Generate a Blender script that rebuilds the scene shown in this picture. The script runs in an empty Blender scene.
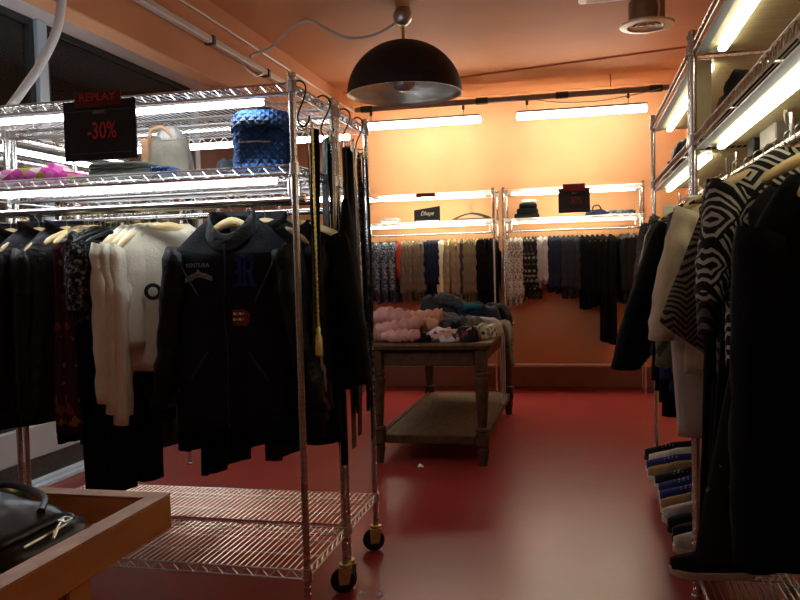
import bpy, math, random
from mathutils import Vector, Matrix, noise
PI = math.pi
D = bpy.data
SC = bpy.context.scene
COL = SC.collection
random.seed(7)
ORD = ['first', 'second', 'third', 'fourth', 'fifth', 'sixth', 'seventh', 'eighth', 'ninth', 'tenth', 'eleventh', 'twelfth']

# ------------------------------------------------------------------ scene settings
SC.view_settings.view_transform = 'Standard'
SC.view_settings.look = 'None'
SC.view_settings.exposure = 0.0
SC.view_settings.gamma = 1.0
SC.view_settings.use_curve_mapping = False
try:
    SC.cycles.use_denoising = True
    SC.cycles.max_bounces = 7
    SC.cycles.sample_clamp_indirect = 6.0
    SC.cycles.use_light_tree = True
except Exception:
    pass

# ------------------------------------------------------------------ materials
def node_mat(name):
    m = D.materials.new(name); m.use_nodes = True
    nt = m.node_tree; nt.nodes.clear()
    out = nt.nodes.new('ShaderNodeOutputMaterial')
    b = nt.nodes.new('ShaderNodeBsdfPrincipled')
    nt.links.new(b.outputs[0], out.inputs[0])
    return m, nt, b

def coords(nt, scale=(1, 1, 1), rot=(0, 0, 0)):
    tc = nt.nodes.new('ShaderNodeTexCoord'); mp = nt.nodes.new('ShaderNodeMapping')
    mp.inputs['Scale'].default_value = scale; mp.inputs['Rotation'].default_value = rot
    nt.links.new(tc.outputs['Object'], mp.inputs[0])
    return mp.outputs[0]

def ramp(nt, fac, stops, interp='LINEAR'):
    r = nt.nodes.new('ShaderNodeValToRGB'); r.color_ramp.interpolation = interp
    e = r.color_ramp.elements
    while len(e) < len(stops): e.new(0.5)
    for k, (p, c) in enumerate(stops):
        e[k].position = p; e[k].color = (c[0], c[1], c[2], 1)
    nt.links.new(fac, r.inputs[0])
    return r.outputs[0]

def c3(c, k): return (min(1, c[0]*k), min(1, c[1]*k), min(1, c[2]*k))

def M(name, col, rough=0.8, metal=0.0, var=0.18, scale=14, bump=0.15, spec=0.3, bscale=None, stretch=(1, 1, 1)):
    """plain procedural surface: noise tinted colour and a fine bump"""
    m, nt, b = node_mat(name)
    v = coords(nt, stretch)
    n = nt.nodes.new('ShaderNodeTexNoise'); n.inputs['Scale'].default_value = scale; n.inputs['Detail'].default_value = 4
    nt.links.new(v, n.inputs['Vector'])
    nt.links.new(ramp(nt, n.outputs[0], [(0.3, c3(col, 1-var)), (0.7, c3(col, 1+var))]), b.inputs['Base Color'])
    b.inputs['Roughness'].default_value = rough; b.inputs['Metallic'].default_value = metal
    b.inputs['Specular IOR Level'].default_value = spec
    if bump:
        n2 = nt.nodes.new('ShaderNodeTexNoise'); n2.inputs['Scale'].default_value = bscale or scale*6
        nt.links.new(v, n2.inputs['Vector'])
        bp = nt.nodes.new('ShaderNodeBump'); bp.inputs['Strength'].default_value = bump; bp.inputs['Distance'].default_value = 0.01
        nt.links.new(n2.outputs[0], bp.inputs['Height']); nt.links.new(bp.outputs[0], b.inputs['Normal'])
    return m

def MV(name, stops, scale=40, rough=0.85, feature='F1', interp='CONSTANT', stretch=(1, 1, 1)):
    """speckled / floral print: voronoi cell colours through a ramp"""
    m, nt, b = node_mat(name)
    v = coords(nt, stretch)
    n = nt.nodes.new('ShaderNodeTexVoronoi'); n.inputs['Scale'].default_value = scale; n.feature = feature
    nt.links.new(v, n.inputs['Vector'])
    sep = nt.nodes.new('ShaderNodeSeparateColor'); nt.links.new(n.outputs['Color'], sep.inputs[0])
    nt.links.new(ramp(nt, sep.outputs[0], stops, interp), b.inputs['Base Color'])
    b.inputs['Roughness'].default_value = rough; b.inputs['Specular IOR Level'].default_value = 0.2
    return m

def MW(name, a, c, scale=20, dist=0, rot=(0, 0, 0), rough=0.85, edge=0.5, direction='Z', zig=0.0, zscale=30):
    """stripes; with zig > 0 they become chevrons / herringbone"""
    m, nt, b = node_mat(name)
    v = coords(nt, (1, 1, 1), rot)
    if zig:
        sx = nt.nodes.new('ShaderNodeSeparateXYZ'); nt.links.new(v, sx.inputs[0])
        ad = nt.nodes.new('ShaderNodeMath'); ad.operation = 'ADD'
        nt.links.new(sx.outputs[0], ad.inputs[0]); nt.links.new(sx.outputs[1], ad.inputs[1])
        pp = nt.nodes.new('ShaderNodeMath'); pp.operation = 'PINGPONG'; pp.inputs[1].default_value = 1.0/zscale
        nt.links.new(ad.outputs[0], pp.inputs[0])
        mu = nt.nodes.new('ShaderNodeMath'); mu.operation = 'MULTIPLY_ADD'; mu.inputs[1].default_value = zig
        nt.links.new(pp.outputs[0], mu.inputs[0]); nt.links.new(sx.outputs[2], mu.inputs[2])
        cx = nt.nodes.new('ShaderNodeCombineXYZ'); nt.links.new(mu.outputs[0], cx.inputs[2])
        v = cx.outputs[0]
    w = nt.nodes.new('ShaderNodeTexWave'); w.bands_direction = direction
    w.inputs['Scale'].default_value = scale; w.inputs['Distortion'].default_value = dist
    nt.links.new(v, w.inputs['Vector'])
    nt.links.new(ramp(nt, w.outputs['Fac'], [(edge-0.06, a), (edge+0.06, c)]), b.inputs['Base Color'])
    b.inputs['Roughness'].default_value = rough; b.inputs['Specular IOR Level'].default_value = 0.2
    return m

def ME(name, col, strength):
    m = D.materials.new(name); m.use_nodes = True
    nt = m.node_tree; nt.nodes.clear()
    out = nt.nodes.new('ShaderNodeOutputMaterial'); e = nt.nodes.new('ShaderNodeEmission')
    e.inputs[0].default_value = (col[0], col[1], col[2], 1); e.inputs[1].default_value = strength
    nt.links.new(e.outputs[0], out.inputs[0])
    return m

def MGlass(name):
    m = D.materials.new(name); m.use_nodes = True
    nt = m.node_tree; nt.nodes.clear()
    out = nt.nodes.new('ShaderNodeOutputMaterial'); mix = nt.nodes.new('ShaderNodeMixShader')
    t = nt.nodes.new('ShaderNodeBsdfTransparent'); g = nt.nodes.new('ShaderNodeBsdfGlossy')
    t.inputs[0].default_value = (0.85, 0.88, 0.9, 1); g.inputs['Roughness'].default_value = 0.08
    f = nt.nodes.new('ShaderNodeFresnel'); f.inputs[0].default_value = 1.5
    nt.links.new(f.outputs[0], mix.inputs[0]); nt.links.new(t.outputs[0], mix.inputs[1]); nt.links.new(g.outputs[0], mix.inputs[2])
    nt.links.new(mix.outputs[0], out.inputs[0])
    return m

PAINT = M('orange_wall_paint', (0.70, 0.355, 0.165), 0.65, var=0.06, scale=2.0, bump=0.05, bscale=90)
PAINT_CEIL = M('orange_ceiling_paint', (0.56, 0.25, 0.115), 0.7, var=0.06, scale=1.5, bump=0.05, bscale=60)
WHITE_CEIL = M('white_soffit_paint', (0.80, 0.74, 0.71), 0.7, var=0.04, scale=2, bump=0.03)
FLOOR = M('red_epoxy_floor', (0.26, 0.030, 0.027), 0.30, var=0.12, scale=1.8, bump=0.035, spec=0.36, bscale=25)
BASEB = M('brown_baseboard', (0.26, 0.11, 0.07), 0.55, var=0.1, scale=4)
SKIRT = M('dark_grey_skirting', (0.045, 0.042, 0.040), 0.7, var=0.35, scale=60, bump=0.2)
KERB = M('pale_grey_kerb', (0.42, 0.45, 0.47), 0.5, var=0.06, scale=3)
ALU = M('blue_white_aluminium', (0.58, 0.72, 0.84), 0.4, var=0.04, scale=5, bump=0.02, spec=0.5)
DARKFRAME = M('dark_window_frame', (0.03, 0.035, 0.04), 0.5)
GLASS = MGlass('shop_window_glass')
FACADE = M('dark_street_facade', (0.30, 0.24, 0.22), 0.9, var=0.2, scale=1.0, bump=0.0)
CHROME = M('chrome_wire', (0.74, 0.74, 0.73), 0.30, 1.0, var=0.05, scale=20, bump=0.0)
POSTM = M('chrome_post', (0.60, 0.58, 0.56), 0.27, 1.0, var=0.08, scale=30, bump=0.0)
STEEL = M('brushed_steel', (0.5, 0.5, 0.5), 0.4, 1.0, var=0.1, scale=25)
GREYP = M('grey_painted_metal', (0.22, 0.20, 0.19), 0.5, 0.3, var=0.1, scale=10)
GREYPIPE = M('grey_conduit_plastic', (0.58, 0.55, 0.52), 0.4, var=0.06, scale=10)
LINER = M('cream_shelf_liner', (0.50, 0.43, 0.24), 0.35, var=0.18, scale=6, bump=0.25, bscale=40, stretch=(1, 8, 1), spec=0.4)
RUBBER = M('black_rubber', (0.012, 0.012, 0.013), 0.55, var=0.1)
ZINC = M('yellow_zinc', (0.62, 0.50, 0.22), 0.38, 0.7, var=0.12, scale=30)
HWOOD = M('pale_hanger_wood', (0.66, 0.50, 0.23), 0.42, var=0.14, scale=9, bump=0.04, stretch=(1, 1, 6), spec=0.45)
HWHITE = M('white_hanger_plastic', (0.85, 0.82, 0.74), 0.4, var=0.03, bump=0.0)
HBLACK = M('black_hanger_plastic', (0.012, 0.012, 0.012), 0.35, var=0.1)
HOOKM = M('hanger_hook_steel', (0.25, 0.24, 0.23), 0.35, 1.0, var=0.1)
DARKWOOD = M('dark_oak_table', (0.060, 0.024, 0.009), 0.6, var=0.35, scale=7, bump=0.1, stretch=(5, 1, 5), spec=0.2)
DARKTOP = M('worn_oak_top', (0.105, 0.055, 0.023), 0.65, var=0.35, scale=6, bump=0.1, stretch=(6, 1, 1), spec=0.2)
TRAYWOOD = M('orange_beech_wood', (0.50, 0.20, 0.06), 0.45, var=0.16, scale=5, bump=0.05, stretch=(5, 0.8, 5), spec=0.4)
TRAYRIM = M('worn_beech_rim', (0.52, 0.27, 0.14), 0.5, var=0.3, scale=9, bump=0.08, stretch=(2, 1, 1), spec=0.4)
SHADE = M('matt_black_shade', (0.010, 0.009, 0.009), 0.55, var=0.1)
SILVERIN = M('silver_leaf_lining', (0.60, 0.60, 0.56), 0.38, 0.9, var=0.18, scale=5, stretch=(1, 1, 3), bump=0.08)
BULB = M('unlit_bulb', (0.25, 0.25, 0.26), 0.2, 0.5)
VENTM = M('cream_vent_paint', (0.70, 0.66, 0.56), 0.4, 0.2, var=0.05)
DUCT = M('galvanised_duct', (0.24, 0.19, 0.15), 0.4, 0.6, var=0.2)
COOL = ME('cool_white_led', (0.86, 0.94, 1.0), 22.0)
WARM = ME('warm_white_led', (1.0, 0.90, 0.66), 10.0)
TUBE = ME('neutral_white_tube', (1.0, 0.93, 0.80), 48.0)
REAR = ME('rear_room_tube', (1.0, 0.94, 0.90), 4.8)
BACKLED = ME('back_shelf_led', (1.0, 0.90, 0.68), 42.0)
SIGNBLK = M('black_sign_card', (0.010, 0.011, 0.016), 0.5, var=0.1, spec=0.4)
SIGNRED = M('dark_red_card', (0.13, 0.012, 0.014), 0.55)
REDINK = M('red_sign_ink', (0.60, 0.065, 0.05), 0.6)
DULLRED = M('dull_red_ink', (0.16, 0.020, 0.018), 0.6)
WHITEINK = M('white_sign_ink', (0.85, 0.82, 0.78), 0.6)
REDBRIGHT = M('grey_line_ink', (0.18, 0.18, 0.2), 0.6)

# fabrics
def cloth(name, col, rough=0.9, **k):
    k.setdefault('var', 0.25); k.setdefault('scale', 18); k.setdefault('bump', 0.25); k.setdefault('spec', 0.15)
    return M(name, col, rough, **k)
BLACK = cloth('black_cloth', (0.0045, 0.0045, 0.005), spec=0.08)
BLACK2 = cloth('soft_black_cloth', (0.006, 0.0055, 0.0055), spec=0.08)
BAGLEA = cloth('smooth_black_leather', (0.008, 0.009, 0.010), 0.36, spec=0.5, bump=0.06, scale=6)
LEATHER = cloth('black_leather', (0.006, 0.006, 0.006), 0.45, spec=0.22, bump=0.5, scale=9)
PADDED = cloth('black_padded_nylon', (0.005, 0.005, 0.0055), 0.55, spec=0.18, bump=0.5, scale=9)
SATIN = cloth('navy_black_satin', (0.0045, 0.005, 0.008), 0.7, spec=0.14)
NAVYPATCH = cloth('navy_felt', (0.022, 0.030, 0.16))
BADGE = cloth('grey_badge_felt', (0.22, 0.195, 0.175))
PIPING = cloth('grey_piping', (0.07, 0.07, 0.065))
WHITEC = cloth('off_white_cotton', (0.74, 0.68, 0.53), var=0.06)
CREAM = cloth('cream_cloth', (0.66, 0.59, 0.42), var=0.08)
PALETR = cloth('pale_trouser_cloth', (0.62, 0.58, 0.54), var=0.08)
PALEGREY = cloth('pale_grey_cloth', (0.40, 0.38, 0.36), var=0.08)
OLIVE = cloth('olive_cloth', (0.085, 0.088, 0.058))
SAGE = cloth('sage_cloth', (0.16, 0.18, 0.15))
TAUPE = cloth('taupe_cloth', (0.17, 0.135, 0.095))
BEIGE = cloth('beige_cloth', (0.27, 0.20, 0.125))
KHAKI = cloth('khaki_cloth', (0.19, 0.155, 0.085))
CHAR = cloth('charcoal_cloth', (0.028, 0.030, 0.034))
NAVY = cloth('navy_cloth', (0.012, 0.019, 0.042))
DENIM = cloth('grey_denim', (0.060, 0.065, 0.075), var=0.5, scale=40)
PINK = cloth('dusty_pink_cloth', (0.50, 0.24, 0.22), var=0.1)
SALMON = cloth('salmon_cloth', (0.52, 0.24, 0.15), var=0.1)
REDC = cloth('red_cloth', (0.40, 0.06, 0.04))
TEAL = cloth('teal_cloth', (0.02, 0.11, 0.14))
BLUEP = cloth('blue_cotton', (0.04, 0.06, 0.2))
BLUEPRINT = MV('blue_grey_print', [(0.0, (0.02, 0.03, 0.06)), (0.35, (0.10, 0.13, 0.17)), (0.75, (0.25, 0.27, 0.27))], 70)
BURGUNDY = MV('burgundy_floral', [(0.0, (0.045, 0.006, 0.016)), (0.80, (0.24, 0.13, 0.03)), (0.90, (0.20, 0.03, 0.05)), (0.95, (0.045, 0.006, 0.016))], 34)
WHITELACE = MV('white_lace_print', [(0.0, (0.50, 0.46, 0.40)), (0.5, (0.36, 0.33, 0.30)), (0.8, (0.12, 0.11, 0.11))], 80)
BLACKFLORAL = MV('black_white_floral', [(0.0, (0.010, 0.010, 0.010)), (0.74, (0.10, 0.09, 0.065)), (0.9, (0.30, 0.27, 0.20))], 50)
MOTTLED = MV('mottled_grey_print', [(0.0, (0.010, 0.010, 0.010)), (0.5, (0.06, 0.06, 0.06)), (0.8, (0.20, 0.20, 0.19))], 90)
FURG = cloth('dark_grey_tweed', (0.05, 0.048, 0.045), var=0.8, scale=90, bump=0.6)
MAGENTA = MV('magenta_floral', [(0.0, (0.42, 0.03, 0.22)), (0.45, (0.55, 0.12, 0.35)), (0.7, (0.30, 0.25, 0.03)), (0.86, (0.65, 0.5, 0.5))], 26)
def MQ(name, col):
    """diamond quilted nylon"""
    m, nt, b = node_mat(name); hs = []
    for r in (0.78, -0.78):
        w = nt.nodes.new('ShaderNodeTexWave'); w.bands_direction = 'X'; w.inputs['Scale'].default_value = 15; w.inputs['Distortion'].default_value = 0.6
        nt.links.new(coords(nt, (1, 0.4, 1), (0, r, 0)), w.inputs['Vector'])
        hs.append(w.outputs['Fac'])
    mn = nt.nodes.new('ShaderNodeMath'); mn.operation = 'MINIMUM'; nt.links.new(hs[0], mn.inputs[0]); nt.links.new(hs[1], mn.inputs[1])
    bp = nt.nodes.new('ShaderNodeBump'); bp.inputs['Strength'].default_value = 1.0; bp.inputs['Distance'].default_value = 0.012
    nt.links.new(mn.outputs[0], bp.inputs['Height']); nt.links.new(bp.outputs[0], b.inputs['Normal'])
    nt.links.new(ramp(nt, mn.outputs[0], [(0.0, c3(col, 0.55)), (0.12, col)]), b.inputs['Base Color'])
    b.inputs['Roughness'].default_value = 0.5; b.inputs['Specular IOR Level'].default_value = 0.3
    return m
BAGBLUE = MQ('bright_blue_quilted_nylon', (0.035, 0.13, 0.38))
BAGNAVY = cloth('dark_navy_nylon', (0.008, 0.012, 0.038), 0.55, spec=0.3)
TAN = cloth('tan_canvas', (0.24, 0.21, 0.16), var=0.2)
TANLEA = cloth('tan_leather', (0.45, 0.24, 0.12), 0.5)
FUR = cloth('white_fur', (0.62, 0.60, 0.56), var=0.2, bump=0.8, scale=60)
SPECK = MV('sparse_pale_print', [(0.0, (0.006, 0.006, 0.006)), (0.90, (0.10, 0.10, 0.095)), (0.94, (0.006, 0.006, 0.006))], 60)
HERRING = MW('brown_herringbone', (0.012, 0.010, 0.008), (0.20, 0.165, 0.11), 16, zig=0.9, zscale=26)
def MD(name, a, c, sx=12.0, sz=12.0, freq=44.0):
    """nested lozenges woven in two tones"""
    m, nt, b = node_mat(name); v = coords(nt)
    sp = nt.nodes.new('ShaderNodeSeparateXYZ'); nt.links.new(v, sp.inputs[0])
    def math_(op, p, q):
        n = nt.nodes.new('ShaderNodeMath'); n.operation = op
        for k, z in enumerate((p, q)):
            if isinstance(z, (int, float)): n.inputs[k].default_value = z
            else: nt.links.new(z, n.inputs[k])
        return n.outputs[0]
    # greek-key blocks: cells of a slanted grid filled with concentric squares and bars
    xy = math_('ADD', sp.outputs[0], math_('MULTIPLY', sp.outputs[1], 0.7))
    p0 = math_('MULTIPLY', math_('ADD', xy, sp.outputs[2]), sx); q0 = math_('MULTIPLY', math_('SUBTRACT', sp.outputs[2], xy), sz)
    p = math_('ABSOLUTE', math_('SUBTRACT', math_('FRACT', p0, 0), 0.5), 0); q = math_('ABSOLUTE', math_('SUBTRACT', math_('FRACT', q0, 0), 0.5), 0)
    par = math_('FRACT', math_('MULTIPLY', math_('ADD', math_('FLOOR', p0, 0), math_('FLOOR', q0, 0)), 0.5), 0)
    sel = math_('GREATER_THAN', par, 0.25)
    d = math_('ADD', math_('MULTIPLY', math_('MAXIMUM', p, q), sel), math_('MULTIPLY', p, math_('SUBTRACT', 1.0, sel)))
    st = math_('FRACT', math_('MULTIPLY', d, freq), 0)
    nt.links.new(ramp(nt, st, [(0.50, a), (0.60, c)]), b.inputs['Base Color'])
    b.inputs['Roughness'].default_value = 0.85; b.inputs['Specular IOR Level'].default_value = 0.2
    return m
GEOM = MD('black_white_lozenge', (0.008, 0.008, 0.008), (0.42, 0.40, 0.35), 9.0, 9.0, 5.0)
GEOMD = MW('dark_chevron', (0.008, 0.008, 0.008), (0.10, 0.095, 0.085), 9, zig=1.0, zscale=14)
CAMO = MV('camouflage', [(0.0, (0.05, 0.06, 0.03)), (0.4, (0.16, 0.15, 0.09)), (0.7, (0.30, 0.30, 0.22))], 14)
GREENPRINT = MV('green_leaf_print', [(0.0, (0.16, 0.19, 0.11)), (0.45, (0.05, 0.07, 0.04)), (0.75, (0.30, 0.30, 0.20))], 30)
PINKPRINT = MV('pink_white_print', [(0.0, (0.55, 0.47, 0.42)), (0.7, (0.42, 0.22, 0.20)), (0.9, (0.06, 0.05, 0.05))], 28)
REDPRINT = MV('black_red_print', [(0.0, (0.010, 0.009, 0.009)), (0.78, (0.16, 0.02, 0.02)), (0.93, (0.30, 0.22, 0.2))], 30)
YELPRINT = MV('yellow_white_print', [(0.0, (0.50, 0.48, 0.42)), (0.5, (0.36, 0.36, 0.10)), (0.75, (0.20, 0.21, 0.16)), (0.92, (0.02, 0.02, 0.02))], 40)
GOLD = M('gold_chain', (0.85, 0.66, 0.22), 0.35, 0.8, var=0.2, scale=60)
BELTBRN = cloth('dark_brown_leather', (0.022, 0.014, 0.010), 0.45, spec=0.4)
SILVER = M('silver_buckle', (0.6, 0.58, 0.52), 0.3, 1.0)
SOLEW = M('white_shoe_sole', (0.62, 0.57, 0.46), 0.6, var=0.08)
SHOEB = cloth('black_canvas_shoe', (0.010, 0.010, 0.011))
SHOEBLUE = cloth('blue_shoe', (0.02, 0.03, 0.12))
SHOEWHITE = cloth('white_shoe', (0.50, 0.47, 0.42))
SHOETAN = cloth('tan_shoe', (0.26, 0.17, 0.07))
LACE = cloth('pale_laces', (0.28, 0.27, 0.25))
PAPER = M('white_paper', (0.75, 0.72, 0.68), 0.8)
LABELC = M('pale_green_card', (0.55, 0.62, 0.50), 0.6)

# ------------------------------------------------------------------ mesh builder
class MB:
    def __init__(s): s.v = []; s.f = []
    def add(s, v, f):
        o = len(s.v); s.v += [tuple(p) for p in v]; s.f += [tuple(o+i for i in q) for q in f]; return s
    def box(s, x0, x1, y0, y1, z0, z1, mx=None):
        v = [Vector((x, y, z)) for z in (z0, z1) for y in (y0, y1) for x in (x0, x1)]
        if mx: v = [mx @ p for p in v]
        return s.add(v, [(0, 2, 3, 1), (4, 5, 7, 6), (0, 1, 5, 4), (2, 6, 7, 3), (0, 4, 6, 2), (1, 3, 7, 5)])
    def bbox(s, x0, x1, y0, y1, z0, z1, b=0.004):
        """box with chamfered edges"""
        v = []; f = []
        xs, ys, zs = (x0, x1), (y0, y1), (z0, z1)
        idx = {}
        for i in (0, 1):
            for j in (0, 1):
                for k in (0, 1):
                    X, Y, Z = xs[i], ys[j], zs[k]
                    dx, dy, dz = (b if i == 0 else -b), (b if j == 0 else -b), (b if k == 0 else -b)
                    for a, p in enumerate(((X, Y+dy, Z+dz), (X+dx, Y, Z+dz), (X+dx, Y+dy, Z))):
                        idx[i, j, k, a] = len(v); v.append(p)
        g = lambda i, j, k, a: idx[i, j, k, a]
        for i in (0, 1):
            q = (g(i, 0, 0, 0), g(i, 1, 0, 0), g(i, 1, 1, 0), g(i, 0, 1, 0)); f.append(q if i else q[::-1])
            q = (g(0, i, 0, 1), g(0, i, 1, 1), g(1, i, 1, 1), g(1, i, 0, 1)); f.append(q if i else q[::-1])
            q = (g(0, 0, i, 2), g(1, 0, i, 2), g(1, 1, i, 2), g(0, 1, i, 2)); f.append(q if i else q[::-1])
        for i in (0, 1):
            for j in (0, 1):
                f.append((g(i, j, 0, 0), g(i, j, 1, 0), g(i, j, 1, 1), g(i, j, 0, 1)))
                f.append((g(i, 0, j, 0), g(i, 1, j, 0), g(i, 1, j, 2), g(i, 0, j, 2)))
                f.append((g(0, i, j, 1), g(1, i, j, 1), g(1, i, j, 2), g(0, i, j, 2)))
                for k in (0, 1): f.append((g(i, j, k, 0), g(i, j, k, 1), g(i, j, k, 2)))
        return s.add(v, f)
    def loft(s, rings, cap0=True, cap1=True, closed=True):
        n = len(rings[0]); o = len(s.v)
        for r in rings: s.v += [tuple(p) for p in r]
        for i in range(len(rings)-1):
            for j in range(n if closed else n-1):
                k = (j+1) % n
                s.f.append((o+i*n+j, o+i*n+k, o+(i+1)*n+k, o+(i+1)*n+j))
        if cap0: s.f.append(tuple(o+j for j in range(n))[::-1])
        if cap1: s.f.append(tuple(o+(len(rings)-1)*n+j for j in range(n)))
        return s
    def tube(s, pts, r, n=6, caps=True):
        pts = [Vector(p) for p in pts]; rings = []; up = None
        for i, p in enumerate(pts):
            a = pts[max(0, i-1)]; b = pts[min(len(pts)-1, i+1)]
            t = (b-a).normalized()
            if up is None:
                up = Vector((0, 0, 1)) if abs(t.z) < 0.9 else Vector((0, 1, 0))
            x = t.cross(up)
            if x.length < 1e-4: x = t.orthogonal()
            x.normalize(); y = x.cross(t).normalized(); up = y
            rr = r[i] if isinstance(r, (list, tuple)) else r
            rings.append([p + (x*math.cos(2*PI*k/n) + y*math.sin(2*PI*k/n))*rr for k in range(n)])
        return s.loft(rings, caps, caps)
    def lathe(s, prof, c=(0, 0, 0), n=24, cap0=True, cap1=True, ax='z'):
        rings = []
        for r, z in prof:
            if ax == 'z': rings.append([(c[0]+r*math.cos(2*PI*k/n), c[1]+r*math.sin(2*PI*k/n), c[2]+z) for k in range(n)])
            elif ax == 'x': rings.append([(c[0]+z, c[1]+r*math.cos(2*PI*k/n), c[2]+r*math.sin(2*PI*k/n)) for k in range(n)])
            else: rings.append([(c[0]+r*math.cos(2*PI*k/n), c[1]+z, c[2]+r*math.sin(2*PI*k/n)) for k in range(n)])
        return s.loft(rings, cap0, cap1)
    def grid(s, fn, nu, nv):
        o = len(s.v)
        for i in range(nu+1):
            for j in range(nv+1): s.v.append(tuple(fn(i/nu, j/nv)))
        for i in range(nu):
            for j in range(nv):
                a = o+i*(nv+1)+j; s.f.append((a, a+nv+1, a+nv+2, a+1))
        return s
    def build(s, name, mat, parent=None, smooth=True, thick=0.0):
        me = D.meshes.new(name); me.from_pydata(s.v, [], s.f); me.update()
        me.materials.append(mat)
        if smooth:
            for p in me.polygons: p.use_smooth = True
        o = D.objects.new(name, me); COL.objects.link(o)
        if parent: o.parent = parent
        if smooth and smooth != 'all':
            try:
                me.set_sharp_from_angle(angle=math.radians(42))
            except Exception:
                pass
        if thick:
            md = o.modifiers.new('thickness', 'SOLIDIFY'); md.thickness = thick; md.offset = 0
        return o

def thing(name, label, cat, loc=(0, 0, 0), rz=0.0, group=None):
    o = D.objects.new(name, None); COL.objects.link(o)
    o.empty_display_size = 0.1
    o.location = loc; o.rotation_euler = (0, 0, rz)
    o['label'] = label; o['category'] = cat
    if group: o['group'] = group
    return o
def tag(o, label, cat, group=None, loc=None, rz=None):
    o['label'] = label; o['category'] = cat
    if group: o['group'] = group
    if loc is not None: o.location = loc
    if rz is not None: o.rotation_euler = (0, 0, rz)
    return o
def struct(name, mb, mat, smooth=False):
    o = mb.build(name, mat, None, smooth); o['kind'] = 'structure'; return o
def dup(root, loc, rz=0.0, label=None):
    r = root.copy(); COL.objects.link(r); r.location = loc; r.rotation_euler = (0, 0, rz)
    if label: r['label'] = label
    for ch in list(root.children):
        c = ch.copy(); COL.objects.link(c); c.parent = r
        for g in list(ch.children):
            d = g.copy(); COL.objects.link(d); d.parent = c
    return r
def textmesh(txt, size, extrude=0.0008, shear=0.0):
    cu = D.curves.new('lettering', 'FONT'); cu.body = txt; cu.size = size; cu.extrude = extrude; cu.shear = shear
    cu.align_x = 'CENTER'; cu.align_y = 'CENTER'; cu.offset = size*0.008
    ob = D.objects.new('lettering', cu); COL.objects.link(ob)
    dg = bpy.context.evaluated_depsgraph_get()
    me = D.meshes.new_from_object(ob.evaluated_get(dg))
    D.objects.remove(ob); D.curves.remove(cu)
    return me
def lettering(name, txt, size, mat, parent, loc, sx=1.0, shear=0.0, fn=None):
    """upright lettering facing -Y"""
    me = textmesh(txt, size, shear=shear)
    for v in me.vertices:
        x, y, z = v.co.x*sx, v.co.y, v.co.z
        v.co = Vector(fn(x+loc[0], y+loc[2], z)) if fn else Vector((loc[0]+x, loc[1]-z, loc[2]+y))
    me.materials.clear(); me.materials.append(mat)
    o = D.objects.new(name, me); COL.objects.link(o); o.parent = parent
    return o

def sg(x, p): return math.copysign(abs(x)**p, x)
def nz(x, y, z): return noise.noise(Vector((x, y, z)))

# ------------------------------------------------------------------ camera
cam = D.cameras.new('camera'); cam.sensor_width = 36; cam.lens = 36.0; cam.clip_start = 0.05
co = D.objects.new('camera', cam); COL.objects.link(co)
R_ = Vector((0.97423983, 0.22396364, -0.0264014)); U_ = Vector((0.01625456, 0.04702934, 0.99876125)); W_ = Vector((-0.22492784, 0.97346214, -0.04217743))
co.matrix_world = Matrix(((R_.x, U_.x, -W_.x, 0), (R_.y, U_.y, -W_.y, 0), (R_.z, U_.z, -W_.z, 1.3), (0, 0, 0, 1)))
SC.camera = co

# world: night outside the shop window
wd = D.worlds.new('night'); SC.world = wd; wd.use_nodes = True
wd.node_tree.nodes['Background'].inputs[0].default_value = (0.55, 0.6, 0.8, 1)
wd.node_tree.nodes['Background'].inputs[1].default_value = 0.14

# ------------------------------------------------------------------ room shell
YB, YR, XL, XR, ZC = 8.45, -2.2, -3.35, 1.00, 3.12
struct('floor', MB().box(XL-0.1, XR+0.1, YR, YB+0.1, -0.1, 0), FLOOR)
struct('wall_back', MB().box(XL-0.1, XR+0.1, YB, YB+0.12, 0, ZC+0.1), PAINT)
struct('wall_right', MB().box(XR, XR+0.12, YR, YB, 0, ZC+0.1), PAINT)
struct('wall_rear', MB().box(XL, XR, YR-0.12, YR, 0, ZC+0.1), PAINT)
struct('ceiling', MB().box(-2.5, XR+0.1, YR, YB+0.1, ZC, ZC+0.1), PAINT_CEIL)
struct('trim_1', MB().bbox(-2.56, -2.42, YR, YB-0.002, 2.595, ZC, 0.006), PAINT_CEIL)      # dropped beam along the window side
struct('trim_2', MB().box(XL-0.1, -2.562, YR, YB, 2.90, 2.96), WHITE_CEIL)                  # white soffit behind the beam
# skewed dropped beam in front of the rear wall
a_, b_ = (-2.415, 8.07), (0.995, 7.309)
c_, d_ = (-2.415, 8.285), (0.995, 7.487)
v = [(a_[0], a_[1], 3.119), (b_[0], b_[1], 3.119), (a_[0], a_[1], 3.106), (b_[0], b_[1], 3.106), (c_[0], c_[1], 3.06), (d_[0], d_[1], 3.06), (-2.415, 8.448, 3.06), (0.995, 8.448, 3.06), (-2.415, 8.448, 3.119), (0.995, 8.448, 3.119)]
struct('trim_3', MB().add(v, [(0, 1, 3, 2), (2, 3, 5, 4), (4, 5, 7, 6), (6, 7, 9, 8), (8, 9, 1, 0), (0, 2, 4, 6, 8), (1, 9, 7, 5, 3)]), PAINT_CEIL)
struct('baseboard_back', MB().bbox(-3.3, 0.995, YB-0.018, YB, 0.0, 0.21, 0.004), BASEB)
struct('baseboard_left', MB().box(XL-0.1, XL+0.04, YR, 6.5, 0.0, 0.175), SKIRT)
k = MB().bbox(XL-0.1, XL+0.05, YR, 6.5, 0.177, 0.385, 0.01)
struct('wall_left', k, KERB)
k = MB().bbox(XL+0.041, XL+0.11, YR, 6.5, 0.0, 0.03, 0.004)
k.bbox(XL+0.042, XL+0.075, YR, 6.5, 0.032, 0.055, 0.004)
struct('trim_4', k, ALU)
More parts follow.
